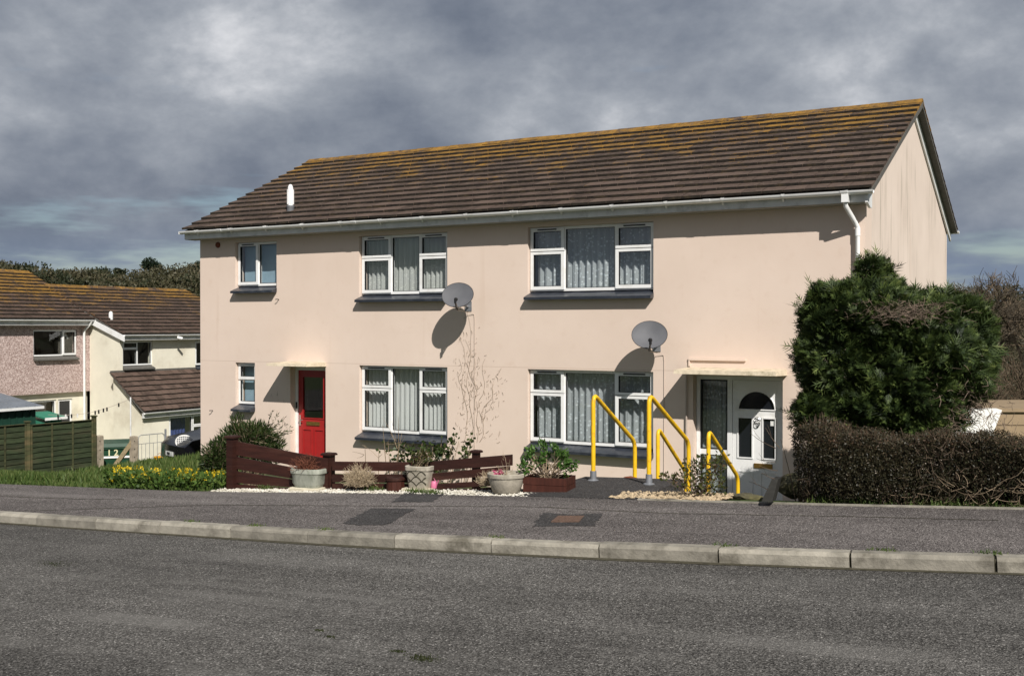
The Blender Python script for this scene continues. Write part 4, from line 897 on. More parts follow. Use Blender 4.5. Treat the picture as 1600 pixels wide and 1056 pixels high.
def text_part(body, size, mtx, mat, parent, name='lettering'):
    cu = bpy.data.curves.new(name, 'FONT'); cu.body = body; cu.size = size; cu.extrude = .003; cu.align_x = 'CENTER'; cu.offset = size*.02
    to = bpy.data.objects.new(name, cu); COL.objects.link(to); dg = bpy.context.evaluated_depsgraph_get(); me = bpy.data.meshes.new_from_object(to.evaluated_get(dg)); bpy.data.objects.remove(to)
    me.materials.clear(); me.materials.append(M[mat]); o = bpy.data.objects.new(name, me); COL.objects.link(o); o.parent = parent; o.matrix_local = mtx; return o
text_part('1 2', .25, Matrix.Translation((-.14, -.375, zt_-.25)) @ Matrix.Rotation(R(86), 4, 'X'), 'cream_paint', root)
# white round lattice on a blue post, orange tub, parked car nose
p = at(288, 690, 29.0); root = thing('lattice_disc', 'white round lattice panel on a blue post by the car', 'garden ornament', (p[0], p[1], gz(p[0], p[1])))
q_ = Matrix.Translation(Vector(p)) @ Vector((math.sin(YAW), -math.cos(YAW), 0)).to_track_quat('Z', 'Y').to_matrix().to_4x4()
mb = MB(); mb.tube([tuple(q_ @ Vector((.23*math.cos(k), .17*math.sin(k), 0))) for k in np.linspace(0, 2*PI, 25)], .016, 6); mb.build('rim', 'white_paint', root)
mb = MB()
for k in np.linspace(-.2, .2, 9):
    h = .17*math.sqrt(max(0, 1-(k/.23)**2)); mb.tube([tuple(q_ @ Vector((k, -h, 0))), tuple(q_ @ Vector((k, h, 0)))], .009, 4)
for k in np.linspace(-.14, .14, 7):
    h = .23*math.sqrt(max(0, 1-(k/.17)**2)); mb.tube([tuple(q_ @ Vector((-h, k, .006))), tuple(q_ @ Vector((h, k, .006)))], .009, 4)
mb.build('lattice', 'white_paint', root)
mb = MB(); mb.tube([(p[0], p[1], p[2]-.12), (p[0], p[1], gz(p[0], p[1])-.1)], .06, 10); mb.build('post', 'blue_paint', root)
mb = MB(); mb.tube([(p[0], p[1], p[2]-.32), (p[0], p[1], p[2]-.37)], .065, 10); mb.build('band', 'orange_plastic', root)
p = at(249, 722, 33.6); root = thing('tub', 'yellow orange plastic tub on the ground behind the gate', 'tub', (p[0], p[1], p[2]-.1))
mb = MB(); mb.lathe([(.001, 0), (.13, 0), (.16, .28), (.175, .29), (.165, .30), (.14, .28), (.12, .03), (.001, .03)], (p[0], p[1], p[2]-.12), 18); mb.build('shell', 'orange_plastic', root, smooth=True)
mb = MB(); mb.tube([(p[0]+.16*math.cos(k), p[1]+.05, p[2]+.17+.1*math.sin(k)) for k in np.linspace(0, PI, 9)], .008, 5); mb.build('handle', 'orange_plastic', root)
p = at(380, 727, 30.5); root = thing('parked_car', 'black car parked at the left corner of the pink block', 'car', (p[0], p[1], p[2])); root.rotation_euler = (0, 0, YAW-PI/2-R(52))
# local: +x is the nose, pointing to the camera
mb = MB(); prof = [(-2.1, .35), (-2.12, .75), (-1.9, .98), (-1.2, 1.02), (-.7, 1.42), (.35, 1.45), (1.0, 1.0), (1.85, .86), (2.05, .70), (2.08, .35), (1.75, .22), (-1.8, .22)]
nv = len(prof); 
for y, sx_ in ((-.84, .97), (-.6, 1.), (.6, 1.), (.84, .97)): mb.v += [(x*sx_, y*(.86 if z > 1.05 else 1), z) for x, z in prof]
for k in range(3):
    for i in range(nv): j = (i+1) % nv; mb.f.append((k*nv+i, k*nv+j, (k+1)*nv+j, (k+1)*nv+i)); mb.m.append(0)
mb.f += [tuple(range(nv)), tuple(range(4*nv-1, 3*nv-1, -1))]; mb.m += [0, 0]; mb.build('body', 'car_black', root, local=True, smooth=True)
mb = MB(); mb.poly([(.40, -.60, 1.43), (.40, .60, 1.43), (.99, .68, 1.03), (.99, -.68, 1.03)]); xf(mb, lambda x, y, z: (x+.012, y, z+.012)); mb.build('windscreen', 'dark_glass', root, local=True)
for s_ in (-1, 1):
    mb = MB(); mb.hexa([(1.80, s_*.55, .66), (2.07, s_*.52, .60), (2.0, s_*.80, .60), (1.80, s_*.83, .66), (1.78, s_*.55, .84), (2.02, s_*.52, .74), (1.95, s_*.80, .74), (1.78, s_*.83, .84)]); mb.build('headlight', 'glass', root, local=True)
    for xw in (-1.3, 1.3):
        mb = MB(); mb.lathe([(.001, -.1), (.31, -.1), (.31, .1), (.001, .1)], (0, 0, 0), 18, M=Matrix.Translation((xw, s_*.76, .31)) @ Matrix.Rotation(PI/2, 4, 'X')); mb.build('wheel', 'tyre', root, local=True)
mb = MB(); mb.box(2.083, 2.095, -.26, .26, .42, .54); npl = mb.build('number_plate', 'plate_white', root, local=True)
text_part('FE08', .10, Matrix.Translation((2.1, -.05, .445)) @ Matrix.Rotation(PI/2, 4, 'Z') @ Matrix.Rotation(PI/2, 4, 'X'), 'black_plastic', npl)
# washing line
p0, p1 = at(204, 623, 34.), at(75, 648, 34.); root = thing('washing_line', 'thin washing line with pegs strung across the yard from a white pole', 'washing line', (p0[0], p0[1], gz(p0[0], p0[1])))
mb = MB(); pts = [tuple(lerp(p0, p1, k/14)-np.array([0, 0, .18*math.sin(PI*k/14)])+np.array([0, 0, -.22])*0) for k in range(15)]; mb.tube(pts, .006, 4); mb.build('line', 'cable_grey', root)
mb = MB(); mb.tube([(p0[0], p0[1], p0[2]+.05), (p0[0], p0[1], gz(p0[0], p0[1])-.1)], .022, 8); mb.build('pole', 'upvc_worn', root)
for k in (2, 4, 4.6, 5.4, 6, 7, 9, 10, 11, 12.3):
    q = lerp(np.array(pts[int(k)]), np.array(pts[int(k)+1]), k-int(k)); mb = MB(); mb.box(q[0]-.012, q[0]+.012, q[1]-.02, q[1]+.02, q[2]-.10, q[2]+.02); mb.build('peg', 'white_paint' if k in (9, 11) else 'black_plastic', root)

# ------------------------------------------------------------------ planting tools
def unit(a): return a/np.maximum(np.linalg.norm(a, axis=-1, keepdims=True), 1e-9)
def leaves(P, dirs, L, Wd, fold=.25):
    """diamond leaves: base P, direction dirs, length L, width Wd"""
    n = len(P); d = unit(dirs); r = unit(np.cross(d, rng.normal(size=(n, 3)))); up = np.cross(r, d)
    L = np.broadcast_to(L, (n,))[:, None]; Wd = np.broadcast_to(Wd, (n,))[:, None]
    mid = P+d*L*.45-up*L*fold*.12
    V = np.stack([P, mid+r*Wd*.5, P+d*L, mid-r*Wd*.5], 1).reshape(-1, 3)
    b = np.arange(n)[:, None]*4
    T = np.concatenate([b+[0, 1, 2], b+[0, 2, 3]], 1).reshape(-1, 3)
    at_ = np.repeat(rng.random(n), 2); return V, T, at_
def twigs(A, B, r0, r1, bend=.0, seg=2):
    """thin three sided sticks from A to B"""
    n = len(A); d = unit(B-A); u = unit(np.cross(d, rng.normal(size=(n, 3)))); v = np.cross(d, u)
    off = u*(np.linalg.norm(B-A, axis=1, keepdims=True)*bend); rings = []
    for k in range(seg+1):
        q = k/seg; c = lerp(A, B, q)+off*math.sin(PI*q); r = np.broadcast_to(lerp(np.asarray(r0), np.asarray(r1), q), (n,))[:, None]
        for j in range(3): an = 2*PI*j/3; rings.append(c+(u*math.cos(an)+v*math.sin(an))*r)
    V = np.stack(rings, 1).reshape(-1, 3); m_ = 3*(seg+1); b = np.arange(n)[:, None]*m_; T = []
    for k in range(seg):
        for j in range(3): a0 = k*3+j; a1 = k*3+(j+1) % 3; T += [[a0, a1, a1+3], [a0, a1+3, a0+3]]
    T = (b[:, None, :]+np.array(T)[None]).reshape(-1, 3); return V, T
def cat(parts):
    Vs, Ts, k = [], [], 0
    for V, T in parts: Vs.append(V); Ts.append(T+k); k += len(V)
    return np.concatenate(Vs), np.concatenate(Ts)
def sph(n): return unit(rng.normal(size=(n, 3)))
def shrub(name, label, cat_, base, crown, n_leaf, L, Wd, leafmat, twigmat, n_stem=14, upw=.4, spread=1., group=None, droop=0., r0=.006):
    """crown: list of (centre, radii); leaves fill each lump, stems rise to it"""
    root = thing(name, label, cat_, base, group); base = np.array(base, float); Vl, Tl, al, k = [], [], [], 0; st = []
    for c, r in crown:
        c = np.array(c, float); r = np.array(r, float); n = int(n_leaf*np.prod(r)**(2/3)/sum(np.prod(q[1])**(2/3) for q in crown))
        s_ = sph(n); P = c+s_*r*(rng.random((n, 1))**.45); dr = s_*spread+[0, 0, upw]+rng.normal(0, .5, (n, 3))
        V, T, a_ = leaves(P, dr, rng.uniform(.6, 1.3, n)*L, rng.uniform(.7, 1.2, n)*Wd); Vl.append(V); Tl.append(T+k); al.append(a_); k += len(V)
        tip = c+sph(n_stem)*r*.9; A = base+rng.normal(0, .04, (n_stem, 3))*[1, 1, .2]; st.append(twigs(A, tip, r0, r0*.4, .06, 3))
        m_ = max(10, n//12); A2 = c+sph(m_)*r*.5; st.append(twigs(A2, A2+unit(A2-c+[0, 0, .1])*r.mean()*.5, r0*.4, r0*.2, .05, 2))
    arrmesh('foliage', np.concatenate(Vl), np.concatenate(Tl), leafmat, root, np.concatenate(al)); V, T = cat(st); arrmesh('stems', V, T, twigmat, root); return root
def drybush(name, label, cat_, base, r, h, n, mat, rad=.0035, flat=.0, group=None):
    root = thing(name, label, cat_, base, group); b = np.array(base, float); s_ = sph(n); s_[:, 2] = np.abs(s_[:, 2])*.9+.15; s_ = unit(s_)
    B = b+s_*np.array([r, r, h])*rng.uniform(.6, 1.05, (n, 1)); A = b+rng.normal(0, r*.22, (n, 3))*[1, 1, .05]; p = [twigs(A, B, rad, rad*.5, .08, 3)]
    m_ = n*3; i = rng.integers(0, n, m_); q = rng.uniform(.35, .9, (m_, 1)); A2 = lerp(A[i], B[i], q); B2 = A2+unit(B[i]-A[i]+rng.normal(0, .45, (m_, 3)))*r*rng.uniform(.15, .4, (m_, 1)); p.append(twigs(A2, B2, rad*.6, rad*.3, .06, 2))
    V, T = cat(p); arrmesh('stems', V, T, mat, root); return root

# ------------------------------------------------------------------ front garden
def pz(x): return float(road_z(x)+.14)
# path over the pavement edge, steps, gravel beds
ptop = [(12.05, -7.28), (13.35, -7.28), (13.30, -5.95), (12.12, -5.9)]
mb = MB(); mb.hexa([(x, y, -.75) for x, y in ptop]+[(x, y, pz(x)+.006+(.0 if y < -7 else .03)) for x, y in ptop]); tag(mb.build('path', 'patch_asphalt'), kind='structure')
root = thing('garden_steps', 'concrete steps running down from the pavement to the white door', 'steps', (12.65, -4.5, -1.2)); zs0 = pz(12.6)
for i in range(6):
    mb = MB(); y0 = -5.9+i*.42; z = zs0-.17*(i+1); mb.bbox(12.16, 13.2, y0+.002, y0+.42, -1.6, z, .012); mb.build('step', 'kerb_concrete', root)
mb = MB(); mb.box(11.2, 13.2, -3.37, -.06, -1.6, -1.285); mb.build('lower_landing', 'kerb_concrete', root)
def pebbles(name, region, n, size, mat, label, zoff=0.):
    P = np.array([region() for _ in range(n)]); V0 = np.array([(1, 0, 0), (-1, 0, 0), (0, 1, 0), (0, -1, 0), (0, 0, 1), (0, 0, -1), ]); F0 = np.array([(0, 2, 4), (2, 1, 4), (1, 3, 4), (3, 0, 4), (2, 0, 5), (1, 2, 5), (3, 1, 5), (0, 3, 5)])
    sc = rng.uniform(.5, 1.25, (n, 1, 3))*size*np.array([1, 1, .7]); rt_ = rng.uniform(0, PI, n); c, s_ = np.cos(rt_), np.sin(rt_); V = V0[None]*sc; X_ = V[..., 0]*c[:, None]-V[..., 1]*s_[:, None]; Y_ = V[..., 0]*s_[:, None]+V[..., 1]*c[:, None]; V = np.stack([X_, Y_, V[..., 2]], -1)+P[:, None, :]
    T = (np.arange(n)[:, None, None]*6+F0[None]).reshape(-1, 3); return tag(arrmesh(name, V.reshape(-1, 3), T, mat, smooth=False), label, 'gravel', kind='stuff')
FA, FB = np.array([8.38, -7.48]), np.array([12.05, -6.83])
def fline(x): return lerp(FA[1], FB[1], (x-FA[0])/(FB[0]-FA[0]))
def reg():
    x = random.uniform(8.2, 12.15); y = random.uniform(float(yb(x))+.0, fline(x)+.05) ; return (x, y, pz(x)+random.uniform(-.012, .006))
pebbles('white_gravel', reg, 3800, .017, 'stone_white', 'strip of white gravel along the foot of the brown fence')
def reg2():
    x = random.uniform(13.05, 14.15); y = random.uniform(float(yb(x)), -6.35); return (x, y, pz(x)-.01-max(0, y+6.9)*.12+random.uniform(0, .03))
pebbles('buff_gravel', reg2, 1500, .026, 'stone_buff', 'buff coloured gravel bed under the bush by the yellow rails')
mb = MB(); mb.hexa([(13.05, -7.23, -.7), (14.7, -7.21, -.7), (14.7, -6.2, -.7), (13.05, -6.2, -.7), (13.05, -7.23, pz(13)-.02), (14.7, -7.21, pz(14.7)-.02), (14.7, -6.2, pz(14.7)-.16), (13.05, -6.2, pz(13)-.14)]); mb.hexa([(8.1, -7.76, -.8), (12.04, -7.29, -.8), (12.04, -6.75, -.8), (8.1, -7.3, -.8), (8.1, -7.76, pz(8.1)-.006), (12.04, -7.29, pz(12)-.006), (12.04, -6.75, pz(12)-.01), (8.1, -7.3, pz(8.1)-.01)]); tag(mb.build('garden_border', 'joint_dirt'), kind='structure')
mb = MB()
for i, (x0, x1) in enumerate(((13.36, 14.3), (14.305, 15.2), (15.205, 16.1), (16.105, 17.0), (17.005, 17.9), (17.905, 18.8))):
    mb = MB(); mb.hexa([(x0, float(yb(x0))-.03, -.4), (x1, float(yb(x1))-.03, -.4), (x1, float(yb(x1))+.02, -.4), (x0, float(yb(x0))+.02, -.4), (x0, float(yb(x0))-.03, pz(x0)+.012), (x1, float(yb(x1))-.03, pz(x1)+.012), (x1, float(yb(x1))+.02, pz(x1)+.012), (x0, float(yb(x0))+.02, pz(x0)+.012)]); mb.build('edging_stone', 'kerb_concrete', pav)
# brown board fence: each section a thing, boards and posts its parts
fd = unit(np.array([FB[0]-FA[0], FB[1]-FA[1], 0])); fn_ = np.array([fd[1], -fd[0], 0])
def fp(u, v, off=0.):
    r = ray(u, v); A = np.array([FA[0], FA[1], 0])+fn_*off; t_ = ((A-CAM)@fn_)/(r@fn_); return CAM+r*t_
def board(root, q, off, th=.024, name='board'):
    """q: photo corners tl, tr, br, bl"""
    f_ = [fp(u, v, off+th) for u, v in q]; b_ = [p-fn_*th for p in f_]; mb = MB(); mb.hexa([f_[3], f_[2], b_[2], b_[3], f_[0], f_[1], b_[1], b_[0]]); return mb.build(name, 'fence_stain', root)
def fpost(root, u, vt, vb, wpx=11, off=-.03):
    c = fp(u, vt, off); z0 = pz(c[0])-.3; h = wpx/2*.0075; mb = MB(); mb.box(c[0]-h, c[0]+h, c[1]-h, c[1]+h, z0, c[2]); p_ = mb.build('post', 'fence_stain', root)
    mb = MB(); mb.bbox(c[0]-h-.02, c[0]+h+.02, c[1]-h-.02, c[1]+h+.02, c[2]+.001, c[2]+.028, .012); mb.build('post_cap', 'fence_stain', p_)
r1 = thing('board_fence', 'sloping brown board fence section with tall end post by the yellow flowers', 'fence', (8.9, -7.4, pz(8.9)), 'brown board fence')
for q in ([(366, 689), (512, 717), (512, 737), (366, 710)], [(366, 713), (512, 741), (512, 757), (366, 732)], [(366, 736), (512, 757), (512, 766), (366, 754)], [(366, 756), (455, 763), (455, 768), (366, 766)]): board(r1, q, .0)
fpost(r1, 363, 684, 766, 13, .03); fpost(r1, 514, 711, 766, 13, -.06)
r2 = thing('board_fence', 'level brown board fence section behind the dry lavender clump', 'fence', (10.0, -7.2, pz(10)), 'brown board fence')
for q in ([(519, 721), (650, 722), (650, 736), (519, 735)], [(519, 741), (650, 741), (650, 754), (519, 753)], [(519, 755), (650, 756), (650, 768), (519, 767)]): board(r2, q, .0)
fpost(r2, 655, 716, 766, 12, -.05)
r3 = thing('board_fence', 'rising brown board fence section behind the round stone bowl', 'fence', (11.3, -6.95, pz(11.3)), 'brown board fence')
for q in ([(661, 722), (800, 710), (800, 727), (661, 736)], [(661, 741), (796, 728), (796, 741), (661, 752)], [(661, 757), (800, 749), (800, 757), (661, 766)], [(661, 768), (800, 759), (800, 771), (661, 775)]): board(r3, q, .0)
fpost(r3, 744, 707, 768, 9, -.05)
# planters
def lump(c, r): return (c, r)
def pl(u, vb, h=.14): p = onroad(u, vb, h); return np.array([p[0], p[1], pz(p[0])])
p = pl(483, 765); yawp = math.atan2(fd[1], fd[0])
root = thing('slab', 'cream stone slab under the grey trough', 'paving slab', p); mb = MB(); mb.bbox(-.19, .19, -.12, .12, 0, .035, .008); o = mb.build('stone', 'slab_cream', root, local=True); root.rotation_euler = (0, 0, yawp)
root = thing('trough_planter', 'grey green ribbed concrete trough planter in front of the red door', 'planter', p+[0, 0, .036]); root.rotation_euler = (0, 0, yawp)
def oval(prof, k, sx, sy, rib=0.):
    mb = MB(); n0 = 0
    for r, z in prof:
        for j in range(k):
            an = 2*PI*j/k; e = .62; cx_ = math.copysign(abs(math.cos(an))**e, math.cos(an)); sy_ = math.copysign(abs(math.sin(an))**e, math.sin(an)); rr = r*(1+rib*math.cos(an*36) if .05 < z < .14 else r/r if False else 1) ; rr = r*(1+(rib*(j % 2) if .04 < z < .15 else 0)); mb.v.append((cx_*rr*sx, sy_*rr*sy, z))
    for i in range(len(prof)-1):
        for j in range(k): a = i*k+j; b = i*k+(j+1) % k; mb.f.append((a, b, b+k, a+k)); mb.m.append(0)
    mb.f.append(tuple(range(k))); mb.m.append(0); return mb
oval([(.76, 0), (.80, .02), (.88, .045), (.92, .14), (.97, .155), (1.0, .16), (1.0, .2), (.97, .21), (.86, .21), (.82, .16), (.001, .16)], 56, .205, .14, -.018).build('pot', 'pot_green', root, local=True, smooth=True)
mb = MB(); mb.lathe([(.001, .181), (.82, .178)], (0, 0, 0), 20, .2, .13); mb.build('soil', 'joint_dirt', root, local=True)
drybush('trough_plant', 'reddish dry twiggy plant growing in the grey trough', 'plant', p+[-.03, 0, .21], .24, .20, 150, 'red_twig', .0028)
p = np.array(fp(561, 762, .11)); p[2] = pz(p[0])
drybush('lavender', 'pale dry lavender clump between trough and patterned pot', 'plant', p+[0, 0, .06], .235, .27, 330, 'pale_twig', .0026)
p = pl(655, 766); p = p+np.array([0, .02, 0])
root = thing('slab', 'cream stone slab under the patterned pot', 'paving slab', p); mb = MB(); mb.bbox(-.17, .17, -.12, .12, 0, .03, .008); mb.build('stone', 'slab_cream', root, local=True); root.rotation_euler = (0, 0, yawp)
root = thing('patterned_pot', 'tapered concrete pot with overlapping leaf pattern', 'planter', p+[0, 0, .031]); root.rotation_euler = (0, 0, yawp)
def sq(prof, k=40):
    mb = MB()
    for r, z in prof:
        for j in range(k):
            an = 2*PI*j/k; e = .5; mb.v.append((math.copysign(abs(math.cos(an))**e, math.cos(an))*r, math.copysign(abs(math.sin(an))**e, math.sin(an))*r*.8, z))
    for i in range(len(prof)-1):
        for j in range(k): a = i*k+j; b = i*k+(j+1) % k; mb.f.append((a, b, b+k, a+k)); mb.m.append(0)
    return mb
sq([(.001, 0), (.112, 0), (.115, .01), (.142, .19), (.152, .195), (.154, .235), (.148, .24), (.125, .24), (.12, .2), (.001, .2)]).build('pot', 'pot_concrete', root, local=True, smooth=True)
mb = MB()
def rr(z): return lerp(.118, .144, z/.19)
for row, (za, zb2) in enumerate(((.03, .08), (.08, .13), (.13, .185))):
    for k in range(-1, 3):
        x0 = -.13+.13*k+(.065 if row % 2 else 0); pts = []
        for q in np.linspace(0, 1, 9):
            x = x0+.13*q; z = za+(zb2-za)*math.sin(PI*q); R_ = rr(z)
            if abs(x) < R_*.93: pts.append((x, -R_*.8-.0+.0+.012*(abs(x)/R_)**4, z))
        if len(pts) > 1: mb.tube(pts, .0045, 5)
mb.build('relief', 'joint_dirt', root, local=True)
b = p+[0, 0, .25]; shrub('pot_plant', 'straggly brown and green plant in the patterned pot', 'plant', b, [(b+[0, 0, .09], (.13, .10, .09)), (b+[.06, 0, .13], (.08, .06, .06))], 260, .035, .022, 'rose_leaf', 'dead_twig', 16, .4, r0=.003)
p = np.array(fp(618, 768, .07)); p[2] = pz(p[0]); root = thing('wooden_bucket', 'short dark wooden tub with a lid beside the patterned pot', 'tub', p)
for k in range(12): an = 2*PI*k/12; mb = MB(); M_ = Matrix.Translation(Vector(p)) @ Matrix.Rotation(an, 4, 'Z'); mb.box(.078, .096, -.024, .024, 0, .115, M_); mb.build('stave', 'barrel_stain', root)
mb = MB(); mb.lathe([(.001, .117), (.112, .117), (.112, .14), (.10, .15), (.001, .15)], p, 20); mb.build('lid', 'fence_stain', root)
p = np.array(fp(678, 758, .02)); root = thing('watering_can', 'small pink plastic watering can hung by the patterned pot', 'watering can', (p[0], p[1], p[2]-.03)); p[2] -= .03
mb = MB(); mb.lathe([(.001, 0), (.032, 0), (.036, .015), (.03, .07), (.022, .078), (.001, .078)], p, 14); mb.build('body', 'pink_plastic', root, smooth=True)
mb = MB(); mb.tube([tuple(p+[.03, 0, .02]), tuple(p+[.055, -.01, .06]), tuple(p+[.065, -.01, .09])], .006, 6); mb.build('spout', 'pink_plastic', root); mb = MB(); mb.tube([tuple(p+[-.02, 0, .07]), tuple(p+[-.035, 0, .105]), tuple(p+[.0, 0, .11]), tuple(p+[.02, 0, .075])], .005, 6); mb.build('handle', 'pink_plastic', root)
p = pl(791, 770); root = thing('stone_bowl', 'round weathered concrete bowl planter near the barrel', 'planter', p)
mb = MB(); mb.lathe([(.001, 0), (.125, 0), (.145, .02), (.175, .11), (.185, .165), (.196, .17), (.198, .205), (.19, .212), (.175, .208), (.165, .17), (.001, .165)], p, 40); mb.build('pot', 'pot_concrete', root, smooth=True)
drybush('bowl_plant', 'dry grassy stems sticking out of the round bowl', 'plant', p+[-.02, 0, .19], .12, .26, 10, 'dead_twig', .003)
p = p+np.array([-.30, .02, 0]); drybush('dry_grass', 'tuft of bleached dry grass left of the round bowl', 'grass tuft', p+[.06, 0, .07], .16, .17, 120, 'pale_twig', .0024)
n = 60; c = p+np.array([.16, .03, .19]); V, T, a_ = leaves(c+sph(n)*[.055, .05, .025], sph(n)+[0, 0, .6], .03, .024); tag(arrmesh('pink_heather', V, T, 'pink_petal', None, a_), 'small clump of pink heather flowers behind the round bowl', 'flowers')
p = np.array(onroad(855, 768, .14)); p[2] = pz(p[0]); p = p+np.array([.0, .05, 0])
root = thing('barrel_planter', 'low brown wooden planter holding the glossy green shrub', 'planter', p); bw = .235
for i in range(2):
    mb = MB(); mb.box(-bw, bw, -.16, -.138, .005+i*.078, .005+i*.078+.074); mb.build('plank', 'barrel_stain', root, local=True); mb = MB(); mb.box(-bw, bw, .138, .16, .005+i*.078, .005+i*.078+.074); mb.build('plank', 'barrel_stain', root, local=True)
    for s_ in (-1, 1): mb = MB(); mb.box(s_*bw-(.022 if s_ > 0 else 0), s_*bw+(0 if s_ > 0 else .022), -.1375, .1375, .005+i*.078, .005+i*.078+.074); mb.build('plank', 'barrel_stain', root, local=True)
root.rotation_euler = (0, 0, yawp); mb = MB(); mb.box(-bw+.025, bw-.025, -.135, .135, .06, .13); mb.build('soil', 'joint_dirt', root, local=True)
# glossy shrub: bare forked stems with leaf rosettes at their tips
root = thing('glossy_shrub', 'rounded shrub with bare stems and glossy green leaf tips in wooden planter', 'shrub', p+[0, 0, .14]); b = p+np.array([-.03, 0, .13]); n = 46
s_ = sph(n); s_[:, 2] = np.abs(s_[:, 2])*.85+.2; s_ = unit(s_); tips = b+s_*np.array([.30, .22, .36])*rng.uniform(.8, 1.08, (n, 1)); A = b+rng.normal(0, .035, (n, 3))*[1.5, 1, .1]
V, T = twigs(A, tips, .0065, .003, .07, 4); arrmesh('stems', V, T, 'dead_twig', root)
k = 26; P = np.repeat(tips, k, 0)+rng.normal(0, .017, (n*k, 3)); dr = np.repeat(s_, k, 0)+rng.normal(0, .8, (n*k, 3)); V, T, a_ = leaves(P, dr, rng.uniform(.03, .055, n*k), rng.uniform(.018, .028, n*k)); arrmesh('foliage', V, T, 'gloss_leaf', root, a_)
# ivy strands and bare saplings at the lace window
root = thing('ivy', 'dark ivy climbing under the sill of the lower lace window', 'ivy', (5.9, -.5, -1.2)); Vl, Tl, al, k0 = [], [], [], 0
sp_ = []
for (u0, v0, u1, v1, n, wd) in [(628, 735, 632, 694, 130, .16), (645, 735, 660, 692, 190, .2), (672, 735, 676, 698, 90, .05), (684, 735, 690, 690, 90, .05), (700, 715, 711, 680, 70, .03), (724, 715, 735, 688, 55, .03)]:
    A, B = ony(u0, v0, -.35), ony(u1, v1, -.35); q = rng.random((n, 1)); P = lerp(A, B, q)+rng.normal(0, 1, (n, 3))*[wd, .06, .05]; V, T, a_ = leaves(P, rng.normal(0, 1, (n, 3))+[.2, -.6, .3], .075, .065); Vl.append(V); Tl.append(T+k0); al.append(a_); k0 += len(V); A[2] = -1.25; sp_.append(twigs(np.array([A, A+[.05, 0, 0]]), np.array([B, B+[.08, 0, -.1]]), .012, .005, .04, 4))
arrmesh('foliage', np.concatenate(Vl), np.concatenate(Tl), 'shrub_leaf', root, np.concatenate(al)); V, T = cat(sp_); arrmesh('stems', V, T, 'dead_twig', root)
root = thing('bare_sapling', 'leafless forked saplings in front of the lower lace window sill', 'sapling', (5.3, -1.2, -1.3)); ss = []
for (u0, v0, u1, v1) in [(608, 725, 598, 664), (613, 725, 628, 676), (616, 728, 622, 650), (606, 730, 606, 690), (568, 725, 570, 695), (590, 730, 592, 700)]:
    A, B = ony(u0, v0, -1.3), ony(u1, v1, -1.3); A2 = A.copy(); A2[2] = -1.4; ss += [twigs(np.array([A2]), np.array([B]), .012, .004, .03, 5), twigs(np.array([lerp(A, B, .5)]*2), lerp(A, B, .5)+rng.normal(0, .16, (2, 3))+[0, 0, .22], .005, .002, .05, 3)]
V, T = cat(ss); arrmesh('stems', V, T, 'dead_twig', root)
# spiky evergreen shrubs behind the fence
c0 = at(392, 695, 14.4); b = np.array([c0[0], c0[1], gz(c0[0], c0[1])])
shrub('evergreen_shrub', 'dense dark spiky shrub behind the tall fence post', 'shrub', b, [(at(392, 697, 14.4), (.34, .3, .30)), (at(372, 690, 14.5), (.26, .24, .22)), (at(413, 703, 14.5), (.28, .24, .22)), (at(372, 668, 14.5), (.10, .1, .16)), (at(402, 676, 14.5), (.18, .15, .14))], 5200, .085, .016, 'shrub_leaf', 'dead_twig', 16, .5)
ss = []; n = 26; A = np.repeat([at(398, 690, 14.4)], n, 0)+rng.normal(0, .12, (n, 3)); dr = unit(rng.normal(0, 1, (n, 3))*[1, .6, .4]+[.5, 0, .45]); V, T = twigs(A, A+dr*rng.uniform(.25, .5, (n, 1)), .006, .002, .03, 3)
root = thing('spiky_stems', 'long thin spiky stems poking out of the dark shrub', 'shrub', b); arrmesh('stems', V, T, 'dead_twig', root); m_ = n*30; i = rng.integers(0, n, m_); P = A[i]+dr[i]*rng.uniform(.05, .42, (m_, 1)); V, T, a_ = leaves(P, dr[i]+rng.normal(0, .45, (m_, 3)), .055, .011); arrmesh('foliage', V, T, 'shrub_leaf', root, a_)
c0 = at(342, 715, 14.0); b = np.array([c0[0], c0[1], gz(c0[0], c0[1])])
shrub('evergreen_shrub', 'low rounded dark shrub left of the tall fence post', 'shrub', b, [(at(341, 716, 14.0), (.22, .22, .22)), (at(350, 700, 14.1), (.14, .14, .15)), (at(333, 727, 14.), (.16, .16, .14))], 2600, .07, .018, 'shrub_leaf', 'dead_twig', 12, .4)
# yellow handrails
def rail(x, y0, zb0, ztop, y1, z1, zb1, label):
    root = thing('handrail', label, 'handrail', (x, y0, zb0), 'yellow handrails'); r = .10; pts = [(x, y0, zb0)]; sl_ = unit(np.array([0, y1-y0, z1-ztop]))
    c = np.array([x, y0, ztop]); pts += [tuple(c-[0, 0, r*1.2])]
    for q in (.25, .5, .75): pts.append(tuple((1-q)**2*(c-[0, 0, r*1.2])+2*q*(1-q)*c+q*q*(c+sl_*r)))
    pts.append(tuple(c+sl_*r)); e = np.array([x, y1, z1]); pts.append(tuple(e-sl_*r))
    for q in (.25, .5, .75): pts.append(tuple((1-q)**2*(e-sl_*r)+2*q*(1-q)*e+q*q*(e-[0, 0, r])))
    pts += [tuple(e-[0, 0, r]), (x, y1, zb1)]; mb = MB(); mb.tube(pts, .0245, 14); mb.build('tube', 'yellow_paint', root, smooth=True)
    for (yy, zz) in ((y0, zb0), (y1, zb1)):
        mb = MB(); mb.lathe([(.06, 0), (.06, .012), (.036, .02), (.034, .11), (.027, .112)], (x, yy, zz+.002), 16); mb.build('sleeve', 'galv', root, smooth=True)
def rp_(u, v, x): q = onx(u, v, x); return float(q[1]), float(q[2])
xL, xR = 12.28, 13.03
f1 = onroad(927, 753, .15); xL = float(f1[0]); f2 = onroad(1014, 759, .15); xR = float(f2[0])
